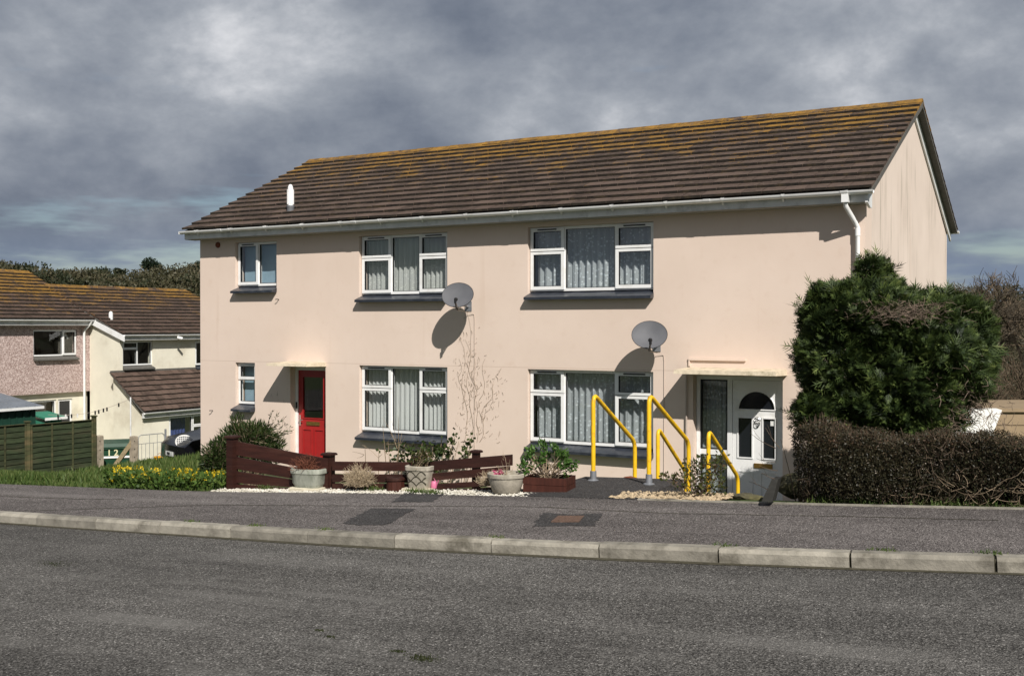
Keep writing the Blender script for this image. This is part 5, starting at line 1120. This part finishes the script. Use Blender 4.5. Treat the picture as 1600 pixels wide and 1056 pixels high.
y1_, z1_ = rp_(992, 690, xL); t1 = float(ony(930, 615, f1[1])[2]); rail(xL, float(f1[1]), pz(xL)+.02, t1, y1_, z1_, z1_-.95, 'tall yellow handrail nearest the lower leaf net window')
y2_, z2_ = rp_(1076, 690, xR); t2 = float(ony(1016, 616, f2[1])[2]); rail(xR, float(f2[1]), pz(xR)+.02, t2, y2_, z2_, z2_-.95, 'second tall yellow handrail at the top of the steps')
y3, z3 = rp_(1028, 668, xL+.02); y3b, z3b = rp_(1072, 738, xL+.02); rail(xL+.02, y3, z3-.95, z3, y3b, z3b, z3b-.7, 'low yellow handrail seen behind the second tall rail')
y4, z4 = rp_(1107, 672, xR+.02); y4b, z4b = rp_(1153, 745, xR+.02); rail(xR+.02, y4, z4-.95, z4, y4b, z4b, z4b-.7, 'low yellow handrail in front of the white door')
# rose bush, rocks and slab beside the steps
c0 = at(1092, 772, 10.55); b = np.array([c0[0], c0[1], pz(c0[0])-.05])
shrub('rose_bush', 'sparse leafy rose bush at the foot of the yellow rail', 'shrub', b, [(at(1100, 735, 10.55), (.20, .16, .16)), (at(1078, 752, 10.5), (.20, .14, .12)), (at(1112, 757, 10.5), (.15, .13, .13)), (at(1085, 728, 10.6), (.12, .1, .10)), (at(1125, 722, 10.6), (.09, .08, .1)), (at(1048, 745, 10.5), (.10, .08, .05))], 620, .04, .026, 'rose_leaf', 'hedge_twig', 9, .3, r0=.0045)
def rock(name, label, c, r, mat, cat_='rock', group=None):
    root = thing(name, label, cat_, (c[0], c[1], c[2]-r[2]), group); import bmesh
    bm = bmesh.new(); bmesh.ops.create_icosphere(bm, subdivisions=3, radius=1)
    sd_ = random.random()*50
    from mathutils import noise as mn
    for v in bm.verts:
        d = v.co.normalized(); k = 1+.28*mn.noise(d*1.6+Vector((sd_, 0, 0)))+.12*mn.noise(d*4+Vector((sd_, 3, 0))); v.co = Vector((d.x*r[0]*k, d.y*r[1]*k, d.z*r[2]*k))
    me = bpy.data.meshes.new('stone'); bm.to_mesh(me); bm.free(); me.materials.append(M[mat]); o = link('stone', me, root); o.location = (0, 0, r[2])
c = onroad(1231, 776, .05); rock('boulder', 'mossy rounded stone at the left foot of the hedge', (c[0], c[1]+.12, pz(c[0])+.0), (.14, .12, .12), 'rock')
c = onroad(1256, 782, .05); rock('boulder', 'smaller pale stone half hidden under the hedge', (c[0], c[1]+.1, pz(c[0])-.03), (.09, .08, .07), 'rock')
c = at(985, 750, 12.3); rock('brick_piece', 'reddish stone lying behind the first yellow rail foot', (c[0], c[1], c[2]), (.10, .07, .045), 'terracotta')
c = onroad(1165, 783, .1); rock('flat_stone', 'flat mossy stone at the pavement edge below the low rail', (c[0], c[1]+.06, pz(c[0])-.01), (.16, .09, .04), 'rock')
p0, p1 = at(1190, 783, 9.75), at(1206, 748, 9.95); root = thing('slate_slab', 'dark slab standing on edge between path and hedge', 'slab', (p0[0], p0[1], p0[2]-.1))
mb = MB(); w2 = np.array([.09, .02, 0]); d2_ = np.array([-.03, .3, 0])*.6; mb.hexa([p0, p0+w2, p0+w2+d2_, p0+d2_, p1, p1+w2*.6, p1+w2*.6+d2_, p1+d2_]); mb.build('stone', 'slate_dark', root)

# ------------------------------------------------------------------ the big conifer by the gable
SUN_N = np.array([.35, -.75, .5])      # shoots turn towards the light
def conifer():
    b = at(1395, 700, 14.0); root = thing('conifer', 'broad dark green conifer in front of the gable corner', 'tree', (b[0], b[1], -1.3))
    k = 14/F; E = [(at(1392, 578, 14.0), (1.05, 1.0, .85)), (at(1345, 503, 13.9), (.70, .75, .46)), (at(1480, 548, 14.2), (.55, .8, .66)), (at(1310, 562, 13.8), (.44, .55, .74)), (at(1368, 648, 14.0), (.92, 1.0, .45)),
         (at(1366, 432, 13.9), (.20, .25, .22)), (at(1392, 452, 13.9), (.16, .2, .12)), (at(1436, 486, 14.0), (.60, .6, .18)), (at(1496, 496, 14.2), (.32, .4, .22)), (at(1284, 640, 13.7), (.26, .4, .26)), (at(1522, 556, 14.2), (.22, .3, .40)), (at(1312, 466, 13.8), (.36, .35, .15))]
    C = np.array([e[0] for e in E]); Rr = np.array([e[1] for e in E]); P, Nn = [], []
    w_ = np.array([(r[0]*r[1])**.8*r[2]**.6 for r in Rr]); w_ /= w_.sum()
    tot = 24000; tries = 0
    for i, e in enumerate(E):
        n = int(tot*w_[i]*1.8); s_ = sph(n); dq = C[i]+s_*Rr[i]; wob = 1+.13*np.sin(dq[:, 0]*5.1+dq[:, 2]*3.3+i)*np.sin(dq[:, 2]*6.7+dq[:, 1]*4.)+.07*np.sin(dq[:, 0]*13+dq[:, 2]*11+dq[:, 1]*9)
        p = C[i]+s_*Rr[i]*(rng.uniform(.76, 1.02, (n, 1))*wob[:, None]); ok = np.ones(n, bool)
        for j in range(len(E)):
            if j != i: ok &= (((p-C[j])/(Rr[j]*.86))**2).sum(1) > 1
        nn_ = unit(s_/Rr[i]); P.append(p[ok]); Nn.append(nn_[ok])
    P = np.concatenate(P); Nn = np.concatenate(Nn); keep = P[:, 2] > -.75; P, Nn = P[keep], Nn[keep]; n = len(P)
    # a frond: a curved axis with paired scale-leaf branchlets
    tg = unit(np.cross(np.array([0, 0, 1.]), Nn+1e-6)); cs = np.sin(P[:, 0]*3.7+P[:, 2]*5.3+P[:, 1]*2.9)[:, None]
    d = unit(Nn*.62+tg*cs*.55+rng.normal(0, .34, (n, 3))*[1, 1, .7]+np.array([.0, 0, .30])); fl_ = rng.random((n, 1)) < .5
    r = unit(np.cross(d, np.where(fl_, Nn+SUN_N*.7+rng.normal(0, .35, (n, 3)), rng.normal(0, .35, (n, 3))+[0, 0, 1.]))); up = np.cross(r, d)
    L = rng.uniform(.09, .21, (n, 1)); L *= np.where(rng.random((n, 1)) < .07, 2., 1.); P0 = P-d*L*.25
    Vs, at_, Ts = [], [], []; off = 0; K = 6; rb = rng.random(n)
    def kite(a, dirv, l, w2, side, val):
        nonlocal off
        V = np.stack([a, a+dirv*l*.4+side*w2, a+dirv*l, a+dirv*l*.4-side*w2], 1); Vs.append(V.reshape(-1, 3)); q = np.arange(n)[:, None]*4+off; Ts.append(np.concatenate([q+[0, 1, 2], q+[0, 2, 3]], 1).reshape(-1, 3)); at_.append(np.repeat(val, 2)); off += n*4
    for kk in range(K):
        t_ = .12+.8*kk/K; a = P0+d*L*t_-up*L*(.18*t_*t_)*0+np.array([0, 0, -1])*L*.16*t_*t_
        for sgn in (-1, 1):
            l = L*(.50*(1-t_)+.13)*rng.uniform(.75, 1.2, (n, 1)); dv = unit(d*.8+r*sgn*.75+up*rng.normal(0, .18, (n, 1))); kite(a, dv, l, .0062, np.cross(dv, up), np.clip(rb*.55+t_*.38, 0, 1))  # branchlets paler towards the frond tip: a sunlit look put into their green
    kite(P0+d*L*.5, unit(d+[0, 0, -.25]), L*.55, .009, r, np.clip(rb*.55+.4, 0, 1)); kite(P0, d, L*.75, .006, r, rb*.2)
    arrmesh('crown', np.concatenate(Vs), np.concatenate(Ts), 'conifer_leaf', root, np.concatenate(at_))
    # limbs from the trunk into every lobe
    tb = np.array([b[0], b[1], -1.35]); ss = [twigs(np.array([tb]), np.array([at(1375, 480, 14.)]), .09, .03, .02, 5)]
    for i in range(len(E)):
        m_ = 34; A = np.repeat([lerp(tb, np.array(at(1385, 520, 14.)), .45+.3*random.random())], m_, 0)+rng.normal(0, .12, (m_, 3)); B = C[i]+sph(m_)*Rr[i]*.86; ss.append(twigs(A, B, .014, .004, .06, 4))
    V, T = cat(ss); arrmesh('trunk', V, T, 'bark', root)
    # dead patch where the top was cut back
    m_ = 900; c = np.array(at(1392, 488, 13.25)); A = c+rng.normal(0, 1, (m_, 3))*[.29, .2, .06]; V, T = twigs(A, A+unit(rng.normal(0, 1, (m_, 3))*[1, .8, .45]+[.2, -.5, .1])*rng.uniform(.04, .14, (m_, 1)), .0032, .0015, .1, 2); o = arrmesh('dead_twigs', V, T, 'dead_conifer', root); o['label'] = 'bleached dead twigs where the conifer was cut'
    m_ = 700; A = np.array(at(1480, 640, 13.3))+rng.normal(0, 1, (m_, 3))*[.3, .2, .22]; V, T = twigs(A, A+unit(rng.normal(0, 1, (m_, 3))+[0, -.3, 0])*rng.uniform(.06, .2, (m_, 1)), .004, .002, .1, 2); arrmesh('dead_twigs', V, T, 'dead_conifer', root)
pm('dead_conifer', (.17, .125, .095), .9, .35, 14)
conifer()
# ------------------------------------------------------------------ clipped hedge along the pavement
def hedge():
    x0, x1 = 14.78, 20.5; root = thing('hedge', 'low clipped dark hedge with bare twigs along the pavement', 'hedge', (17.2, -6.6, -.2))
    yc = lambda x: yb(x)+.50
    top = lambda x: .68+.035*np.sin(x*2.3)+.03*np.sin(x*5.1+1)+.02*np.sin(x*13+2)-.03*(x-15)
    n = 125000; x = rng.uniform(x0, x1, n); s_ = rng.random(n)
    # points biased to the skin: front, top, inside
    f = rng.random(n); y = np.where(f < .50, yc(x)-.40*rng.uniform(.78, 1.03, n), np.where(f < .72, yc(x)+rng.uniform(-.40, .40, n), yc(x)+rng.uniform(-.25, .40, n)))
    h = np.where((f >= .50) & (f < .72), rng.uniform(.84, 1.03, n), rng.uniform(.0, 1., n)**.75); zb_ = road_z(x)+.12; z = lerp(zb_, top(x), h)
    bul = .07*np.sin(x*3.1+z*4)+.05*np.sin(x*7.3-z*6); y = y+bul*(y < yc(x))
    endk = np.clip((x-x0)/.35, 0, 1)**.5; z = np.where(h > .5, lerp(zb_, z, .88+.12*endk), z); y = yc(x)+(y-yc(x))*(.6+.4*endk)
    thin = np.clip((z-zb_)/.22, .16, 1); thin = thin*np.where(x > 16.05, np.clip(.55+.45*np.clip((z-zb_-.22)/.3, 0, 1), .4, 1), 1); ok = rng.random(n) < np.where(f >= .72, 1., thin)
    P = np.stack([x, y, z], 1)[ok]; m_ = len(P); q = 34000; xi = rng.uniform(x0+.1, x1, q); Pi = np.stack([xi, yc(xi)+rng.uniform(-.12, .36, q), lerp(road_z(xi)+.02, top(xi)-.06, rng.random(q))], 1); V, T, a_ = leaves(P, rng.normal(0, 1, (m_, 3))+[0, -.5, .5], rng.uniform(.014, .028, m_), rng.uniform(.009, .016, m_))
    hr = np.clip((P[:, 2]-road_z(P[:, 0])-.45)/.25, 0, 1); a_ = np.clip(a_*.62+np.repeat(hr*rng.random(m_)*.5, 2), 0, 1)
    Vi, Ti, ai = leaves(Pi, rng.normal(0, 1, (q, 3)), rng.uniform(.03, .05, q), .024); T = np.concatenate([T, Ti+len(V)]); V = np.concatenate([V, Vi]); a_ = np.concatenate([a_, ai*.4])
    arrmesh('foliage', V, T, 'hedge_leaf', root, a_)
    ss = []; st = []
    for xs_ in np.arange(x0+.1, x1, .17):                    # rootstocks fan into branches
        b = np.array([xs_+random.gauss(0, .03), float(yc(xs_))+random.gauss(-.08, .1), road_z(xs_)-.05]); st.append(twigs(np.array([b]), np.array([b+[random.gauss(0, .06), random.gauss(0, .04), .22]]), .02, .013, .06, 3))
        k = 26; A = np.repeat([b+[0, 0, .12]], k, 0)+rng.normal(0, .03, (k, 3)); B = np.stack([xs_+rng.normal(0, .16, k), float(yc(xs_))+rng.uniform(-.40, .38, k), top(xs_)*rng.uniform(.55, 1.02, k)], 1); ss.append(twigs(A, B, .006, .0022, .08, 4))
    n2 = 9000; x = rng.uniform(x0+.05, x1, n2); A = np.stack([x, yc(x)+rng.uniform(-.40, .36, n2), lerp(road_z(x)+.15, top(x)-.05, rng.random(n2)**.6)], 1); B = A+unit(rng.normal(0, 1, (n2, 3))*[.8, .6, .5]+[0, -.25, .75])*rng.uniform(.04, .12, (n2, 1)); ss.append(twigs(A, B, .0026, .0013, .06, 2))
    n3 = 1500; x = rng.uniform(x0+.1, x1, n3); A = np.stack([x, yc(x)+rng.uniform(-.40, .36, n3), top(x)-.03], 1); ss.append(twigs(A, A+unit(rng.normal(0, .4, (n3, 3))+[0, 0, 1])*rng.uniform(.03, .085, (n3, 1)), .0026, .0012, .05, 2))
    V, T = cat(ss); arrmesh('twigs', V, T, 'hedge_twig', root); V, T = cat(st); arrmesh('stems', V, T, 'bark', root)
    n4 = 110; x = np.concatenate([rng.normal(16.45, .2, n4//2), rng.uniform(15.6, 18.5, n4//2)]); A = np.stack([x, yc(x)-.36+rng.normal(0, .05, n4), road_z(x)+rng.uniform(.12, .42, n4)], 1); B = A+unit(rng.normal(0, 1, (n4, 3))*[1, .2, .7]+[.2, -.05, .1])*rng.uniform(.06, .19, (n4, 1)); V, T = twigs(A, B, .0028, .0012, .14, 4); o = arrmesh('bleached_twigs', V, T, 'dead_twig', root)
hedge()
# a few long shoots leaning out over the path
ss = []; root = thing('hedge_shoots', 'long bare shoots leaning from the hedge end towards the white door', 'twigs', tuple(at(1215, 745, 9.8)))
for (u0, v0, u1, v1) in [(1212, 700, 1172, 676), (1212, 722, 1182, 716), (1215, 735, 1186, 727), (1210, 748, 1190, 738), (1200, 765, 1170, 752), (1218, 700, 1196, 668)]:
    A, B = np.array([at(u0, v0, 9.75)]), np.array([at(u1, v1, 9.75)]); ss.append(twigs(A, B, .004, .0018, .06, 4)); m = lerp(A, B, .6); ss.append(twigs(m, m+(B-A)*.3+[[0, 0, .05]], .002, .001, .05, 2))
V, T = cat(ss); arrmesh('stems', V, T, 'hedge_twig', root)
# ------------------------------------------------------------------ verge: grass, yellow wildflowers, kerb weeds
n = 62000; u = rng.uniform(-80, 372, n); dd = np.where(rng.random(n) < .55, rng.uniform(12.2, 19, n), rng.uniform(17, 36, n))
rr_ = _fw[None]+_rt[None]*((u-800)/F)[:, None]; P = CAM+rr_*dd[:, None]; P[:, 2] = ground(P[:, 0], P[:, 1])-.01; ok = (P[:, 1] > yb(P[:, 0])+.10) & (P[:, 0] < 8.1) & ~((P[:, 0] > -.05) & (P[:, 1] > -.05)) & (P[:, 0] > -9.5); P = P[ok]; n = len(P)
dist = np.linalg.norm(P-CAM, axis=1); hgt = rng.uniform(.07, .17, n)*np.where(dist > 22, 1.7, 1.)*np.where(P[:, 1] < yb(P[:, 0])+.3, .55, 1)
V, T, a_ = leaves(P, rng.normal(0, .35, (n, 3))+[0, 0, 1.], hgt, .007+.0006*dist, 1.2); tag(arrmesh('grass', V, T, 'grass_blade', None, a_), 'rough green grass on the verge left of the block', 'grass', kind='stuff')
def inband(n, u0, u1, w0, w1):
    xx = rng.uniform(4.6, 8.25, n*2); yy = yb(xx)+rng.uniform(w0, w1, n*2); zz = ground(xx, yy); p = np.stack([xx, yy, zz], 1); r_ = p-CAM; uu = 800+F*(r_@_rt)/(r_@_fw); return p[(uu > u0) & (uu < u1)][:n]
P = inband(9000, 165, 358, .06, 1.5); n = len(P); hh = rng.random(n)**.7*.17; P = P+np.stack([np.zeros(n), np.zeros(n), hh], 1); V, T, a_ = leaves(P, rng.normal(0, .8, (n, 3))+[0, -.2, .5], rng.uniform(.035, .08, n), rng.uniform(.022, .042, n)); root = thing('wildflowers', 'bank of yellow wildflowers along the pavement edge', 'flowers', (7., -7.4, -.45)); root['kind'] = 'stuff'
arrmesh('foliage', V, T, 'meadow_leaf', root, a_)
H = inband(190, 172, 358, .08, 1.3); H = H+np.stack([np.zeros(len(H)), np.zeros(len(H)), rng.uniform(.09, .22, len(H))], 1); k = 9; P = np.repeat(H, k, 0)+rng.normal(0, .014, (len(H)*k, 3)); V, T, a_ = leaves(P, rng.normal(0, .8, (len(P), 3))+[0, -.3, .7], .026, .022); arrmesh('flower_heads', V, T, 'yellow_petal', root, a_)
V, T = twigs(H-[0, 0, .14], H, .004, .003, .04, 2); arrmesh('stalks', V, T, 'meadow_leaf', root)
# spring growth under hedge and by the rails
def tuft(name, label, c, n, r, h, mat='grass_blade', cat_='weed', group=None):
    root = thing(name, label, cat_, c, group); P = np.array(c, float)+rng.normal(0, 1, (n, 3))*[r, r*.45, 0]; V, T, a_ = leaves(P, rng.normal(0, .6, (n, 3))+[0, 0, .8], rng.uniform(.5, 1.2, n)*h, .008, .8); arrmesh('blades', V, T, mat, root, a_)
for (u_, v_, nm) in [(283, 818, 'grass tuft in the kerb joint below the yellow flowers'), (384, 824, 'thin weed in the kerb joint left of the first dark patch'), (499, 829, 'grass tuft in the kerb joint below the dark patch'), (789, 834, 'grass tuft in the kerb joint left of the access cover'), (1135, 851, 'weed in the kerb joint below the white door'), (1384, 858, 'grass smear on the kerb below the hedge'), (1548, 864, 'weed in the kerb joint nearest the right edge')]:
    c = onroad(u_, v_, .115); tuft('kerb_weed', nm, (c[0], kb(c[0])+.13, road_z(c[0])+.105), 60, .05, .035)
for (u_, v_, nm, n_, r_) in [(662, 1029, 'largest dark moss patch on the road near the bottom edge', 380, .055), (621, 1018, 'small moss spot left of the largest one on the road', 90, .022), (500, 985, 'faint moss speck on the road left of the moss patches', 60, .02), (514, 995, 'moss speck on the road just below another speck', 60, .022), (90, 882, 'long thin moss streak at the left side of the road', 260, .12)]:
    c = onroad(u_, v_, 0); tuft('road_moss', nm, (c[0], c[1], road_z(c[0])+.001), n_, r_, .010, 'moss_leaf', 'moss')
for (u_, v_, nm) in [(585, 766, 'grass tuft at the gravel edge left of the patterned pot'), (650, 770, 'low weed at the foot of the patterned pot'), (415, 764, 'bleached grass tuft at the foot of the tall fence post'), (672, 771, 'green weed on the gravel right of the patterned pot')]:
    c = onroad(u_, v_, .14); tuft('edge_weed', nm, (c[0], c[1], pz(c[0])+.004), 110, .07, .06, 'grass_blade')
n = 5200; x = rng.uniform(14.9, 19.5, n); y = yb(x)+rng.uniform(.12, 1.3, n); P = np.stack([x, y, np.minimum(ground(x, y), road_z(x)+.1)], 1); V, T, a_ = leaves(P, rng.normal(0, .5, (n, 3))+[0, 0, .8], rng.uniform(.05, .12, n), .012); tag(arrmesh('hedge_grass', V, T, 'grass_blade', None, a_), 'grass growing at the foot of the hedge', 'grass', kind='stuff')
# ------------------------------------------------------------------ right background: outbuilding, bare trees, hillside
g0 = at(1518, 640, 26.); GX, GY, GT = float(g0[0]), float(g0[1]), float(g0[2]); root = thing('outbuilding', 'low clad outbuilding behind the conifer, its shade tan and sunlit part white by colour', 'outbuilding', (GX+3, GY+1, -3.))
dv = _rt; bk = _fw*[1, 1, 0]
def gp(a, b, z): q = np.array([GX, GY, 0])+dv*a+bk*b; return (q[0], q[1], z)
mb = MB(); mb.hexa([gp(0, .03, -3.2), gp(6, .03, -3.2), gp(6, 3, -3.2), gp(0, 3, -3.2), gp(0, .03, GT-.03), gp(6, .03, GT-.03), gp(6, 3, GT-.03), gp(0, 3, GT-.03)]); mb.build('wall', 'wall_shade_tan', root)
for i in range(8):
    z1_ = GT-.06-i*.32; mb = MB(); mb.hexa([gp(0, 0, z1_-.30), gp(6, 0, z1_-.30), gp(6, .029, z1_-.30), gp(0, .029, z1_-.30), gp(0, .012, z1_), gp(6, .012, z1_), gp(6, .029, z1_), gp(0, .029, z1_)]); mb.build('cladding_board', 'wall_shade_tan', root)
mb = MB(); mb.hexa([gp(-.05, -.06, GT-.05), gp(6, -.06, GT-.05), gp(6, 3.05, GT-.05), gp(-.05, 3.05, GT-.05), gp(-.05, -.06, GT+.03), gp(6, -.06, GT+.03), gp(6, 3.05, GT+.03), gp(-.05, 3.05, GT+.03)]); mb.build('coping', 'wall_shade_tan', root)
mb = MB(); o8 = [(-.55, -3.2), (-.4, -3.2), (.68, GT-.0), (.55, GT+.04), (-.05, GT+.05), (-.55, GT-.45)]
f8 = [gp(a, -.10, z) for a, z in o8]; b8 = [gp(a, -.07, z) for a, z in o8]; k = len(o8); mb.v = [tuple(map(float, p)) for p in f8+b8]; mb.f = [tuple(range(k)), tuple(range(2*k-1, k-1, -1))]+[(i, (i+1) % k, k+(i+1) % k, k+i) for i in range(k)]; mb.m = [0]*len(mb.f); mb.build('sunlit_wall_part', 'white_paint', root)  # added white piece stands for the sunlit part of the wall
def bare_tree(label, base, H, lv=5, spread=.55, mat='twig_brown', r0=.10, seed=0):
    root = thing('bare_tree', label, 'tree', base, 'leafless trees behind the conifer'); rs = np.random.default_rng(seed); P = np.array([base], float); D = np.array([[0, 0, 1.]]); L = H*.26; r = r0; tr_, cr = [], []
    for l in range(lv+1):
        n = len(P); Q = P+D*L*rs.uniform(.75, 1.25, (n, 1)); (tr_ if l < 2 else cr).append(twigs(P, Q, r, r*.68, .05, 3))
        k = (3, 3, 4, 4, 4, 3)[min(l, 5)]; i = np.repeat(np.arange(n), k); t_ = rs.uniform(.5 if l > 0 else .55, 1., (n*k, 1)); P2 = lerp(P[i], Q[i], t_); D = unit(D[i]*.75+rs.normal(0, spread, (n*k, 3))+[0, 0, .16]); P = P2; L *= .70; r *= .56
        if l >= 3: r = max(r, .009)
    V, T = cat(tr_); arrmesh('trunk', V, T, mat, root); V, T = cat(cr); arrmesh('crown', V, T, mat, root)
def rb(u_, d_): p = at(u_, 600, d_); return (p[0], p[1], gz(p[0], p[1])-.1)
for i, (u_, d_, vt_, lab, sp) in enumerate([(1506, 34, 425, 'bare tree just right of the gable edge', .5), (1556, 33, 420, 'spreading bare tree with dark limbs above the outbuilding', .6), (1600, 33, 402, 'tallest bare tree at the right edge of the picture', .55), (1535, 42, 432, 'distant bare tree between the gable and the spreading tree', .55), (1580, 46, 425, 'distant bare tree behind the tallest one', .55), (1630, 36, 410, 'bare tree reaching in from beyond the right edge', .55), (1480, 48, 430, 'distant bare tree half hidden by the gable', .5)]):
    b = rb(u_, d_); H = 1.6+(509-vt_)/F*d_-b[2]; bare_tree(lab, b, H*1.45, 5, sp, 'twig_brown' if i % 2 else 'bark', .11, 40+i)
for (u_, d_, w_, h_, lab, mt, lm) in [(1500, 31, 1.5, 2.3, 'brown tangled thicket behind the conifer near the gable', 'twig_brown', 'wood_leaf'), (1555, 34, 2.0, 2.6, 'dense olive thicket above the outbuilding', 'twig_brown', 'meadow_dark'), (1615, 32, 1.7, 2.6, 'dark thicket at the right edge of the picture', 'twig_brown', 'wood_leaf')]:
    if 'meadow_dark' not in M: leaf_mat('meadow_dark', [(.018, .03, .008), (.035, .05, .014), (.06, .065, .025)], 1., .1)
    b = rb(u_, d_); c = np.array(b); shrub('thicket', lab, 'shrub', b, [(c+[0, 0, h_*.55], (w_, w_*.8, h_*.5)), (c+[w_*.5, 0, h_*.4], (w_*.7, w_*.7, h_*.45)), (c+[-w_*.5, 0, h_*.45], (w_*.6, w_*.6, h_*.5))], 2600, .06, .035, lm, mt, 240, .3, r0=.014)
# hills beyond: a broad ridge from left to right
na, nr = 90, 24; az = np.linspace(R(-100), R(75), na); rad = np.concatenate([np.linspace(90, 420, 18), np.linspace(460, 1100, 6)]); A_, R_ = np.meshgrid(az, rad)
def hill_h(a_, r_):
    top = np.interp(np.degrees(a_), [-100, -60, -32, -18, 5, 22, 27, 40, 75], [10, 13, 11.8, 11.2, 10, 8.5, 12., 18, 20])
    return -14+(top+14)*sst(110, 370, r_)-np.clip(r_-420, 0, 999)*.015+1.2*np.sin(a_*31+r_*.01)*sst(150, 350, r_)
yaw0 = YAW  # angles measured clockwise from the viewing axis of the street
Xh = CAM[0]+R_*np.sin(A_-yaw0); Yh = CAM[1]+R_*np.cos(A_-yaw0); Zh = hill_h(A_, R_)
idx = np.arange(na*len(rad)).reshape(len(rad), na); a, b_, c_, d_ = idx[:-1, :-1].ravel(), idx[:-1, 1:].ravel(), idx[1:, 1:].ravel(), idx[1:, :-1].ravel()
tag(arrmesh('hillside', np.stack([Xh, Yh, Zh], -1).reshape(-1, 3), np.concatenate([np.stack([a, b_, c_], 1), np.stack([a, c_, d_], 1)]), 'hill_cover', smooth=True), kind='structure')
def crowns(n, a0, a1, r0, r1, smin, smax, per):
    al = rng.uniform(R(a0), R(a1), n); rr = rng.uniform(r0, r1, n); c = np.stack([CAM[0]+rr*np.sin(al-yaw0), CAM[1]+rr*np.cos(al-yaw0), hill_h(al, rr)], 1); sz = rng.uniform(smin, smax, n); c[:, 2] += sz*.75
    i = np.repeat(np.arange(n), per); s_ = sph(n*per); s_[:, 2] = s_[:, 2]*.8+.1; P = c[i]+s_*sz[i][:, None]*np.array([1., 1., .9])*rng.uniform(.6, 1.05, (n*per, 1)); V, T, a_ = leaves(P, s_+rng.normal(0, .7, (n*per, 3)), sz[i]*rng.uniform(.09, .2, n*per), sz[i]*.09); tone = rng.random(n); return V, T, np.clip(np.repeat(tone[i], 2)*.75+a_*.25, 0, 1)
V, T, a_ = crowns(430, -33, -13, 260, 385, 2.2, 6.0, 620); tag(arrmesh('far_wood', V, T, 'wood_leaf', None, a_), 'mixed wood covering the far hillside behind the terraced roof', 'wood', kind='stuff')
V, T, a_ = crowns(380, 14, 32, 190, 400, 1.8, 4.0, 340); tag(arrmesh('far_scrub', V, T, 'wood_leaf', None, a_), 'brown scrub covering the far hillside at the right', 'scrub', kind='stuff')
def pine(u_, v_, d_, w_, h_, lab, mat='pine_leaf'):
    c = np.array(at(u_, v_, d_)); al = math.atan((u_-800)/F); zb_ = float(hill_h(np.array(al), np.array(d_*1.0))); root = thing('far_tree', lab, 'tree', (c[0], c[1], zb_), 'trees standing out on the far hill')
    m = 7; cc = c+rng.normal(0, 1, (m, 3))*[w_*.3, w_*.3, h_*.22]; per = 420; i = np.repeat(np.arange(m), per); s_ = sph(m*per); P = cc[i]+s_*np.array([w_*.42, w_*.42, h_*.28])*rng.uniform(.4, 1.05, (m*per, 1)); V, T, a_ = leaves(P, s_+rng.normal(0, .6, (m*per, 3))+[0, 0, .3], w_*.12, w_*.07); arrmesh('crown', V, T, mat, root, a_)
    t0 = np.array([[c[0], c[1], zb_-1]]); V, T = cat([twigs(t0, c[None], .35, .15, .02, 4), twigs(np.repeat(lerp(t0, c[None], .75), m, 0), cc, .15, .06, .05, 3)]); arrmesh('trunk', V, T, 'bark', root)
pine(240, 419, 360, 5.2, 4.4, 'dark umbrella shaped pine standing highest on the far hill')
pine(40, 423, 372, 4.6, 2.2, 'flat topped dark pine at the left of the far hill')
pine(183, 424, 370, 2.8, 2.6, 'small rounded dark tree on the middle of the far skyline')
pine(306, 424, 350, 4.2, 4.4, 'dark pine touching the corner of the pink block')
pine(100, 431, 365, 4.6, 3.0, 'dark broad tree left of the middle of the far skyline')
pine(155, 434, 345, 5.5, 4.2, 'dark spreading tree above the step in the terraced roof')
b = at(76, 430, 372); bare_tree('pale domed leafless tree on the far skyline above the roof', (b[0], b[1], b[2]-3.2), 8.0, 5, .6, 'pale_bark' if 'pale_bark' in M else 'twig_brown', .25, 91)
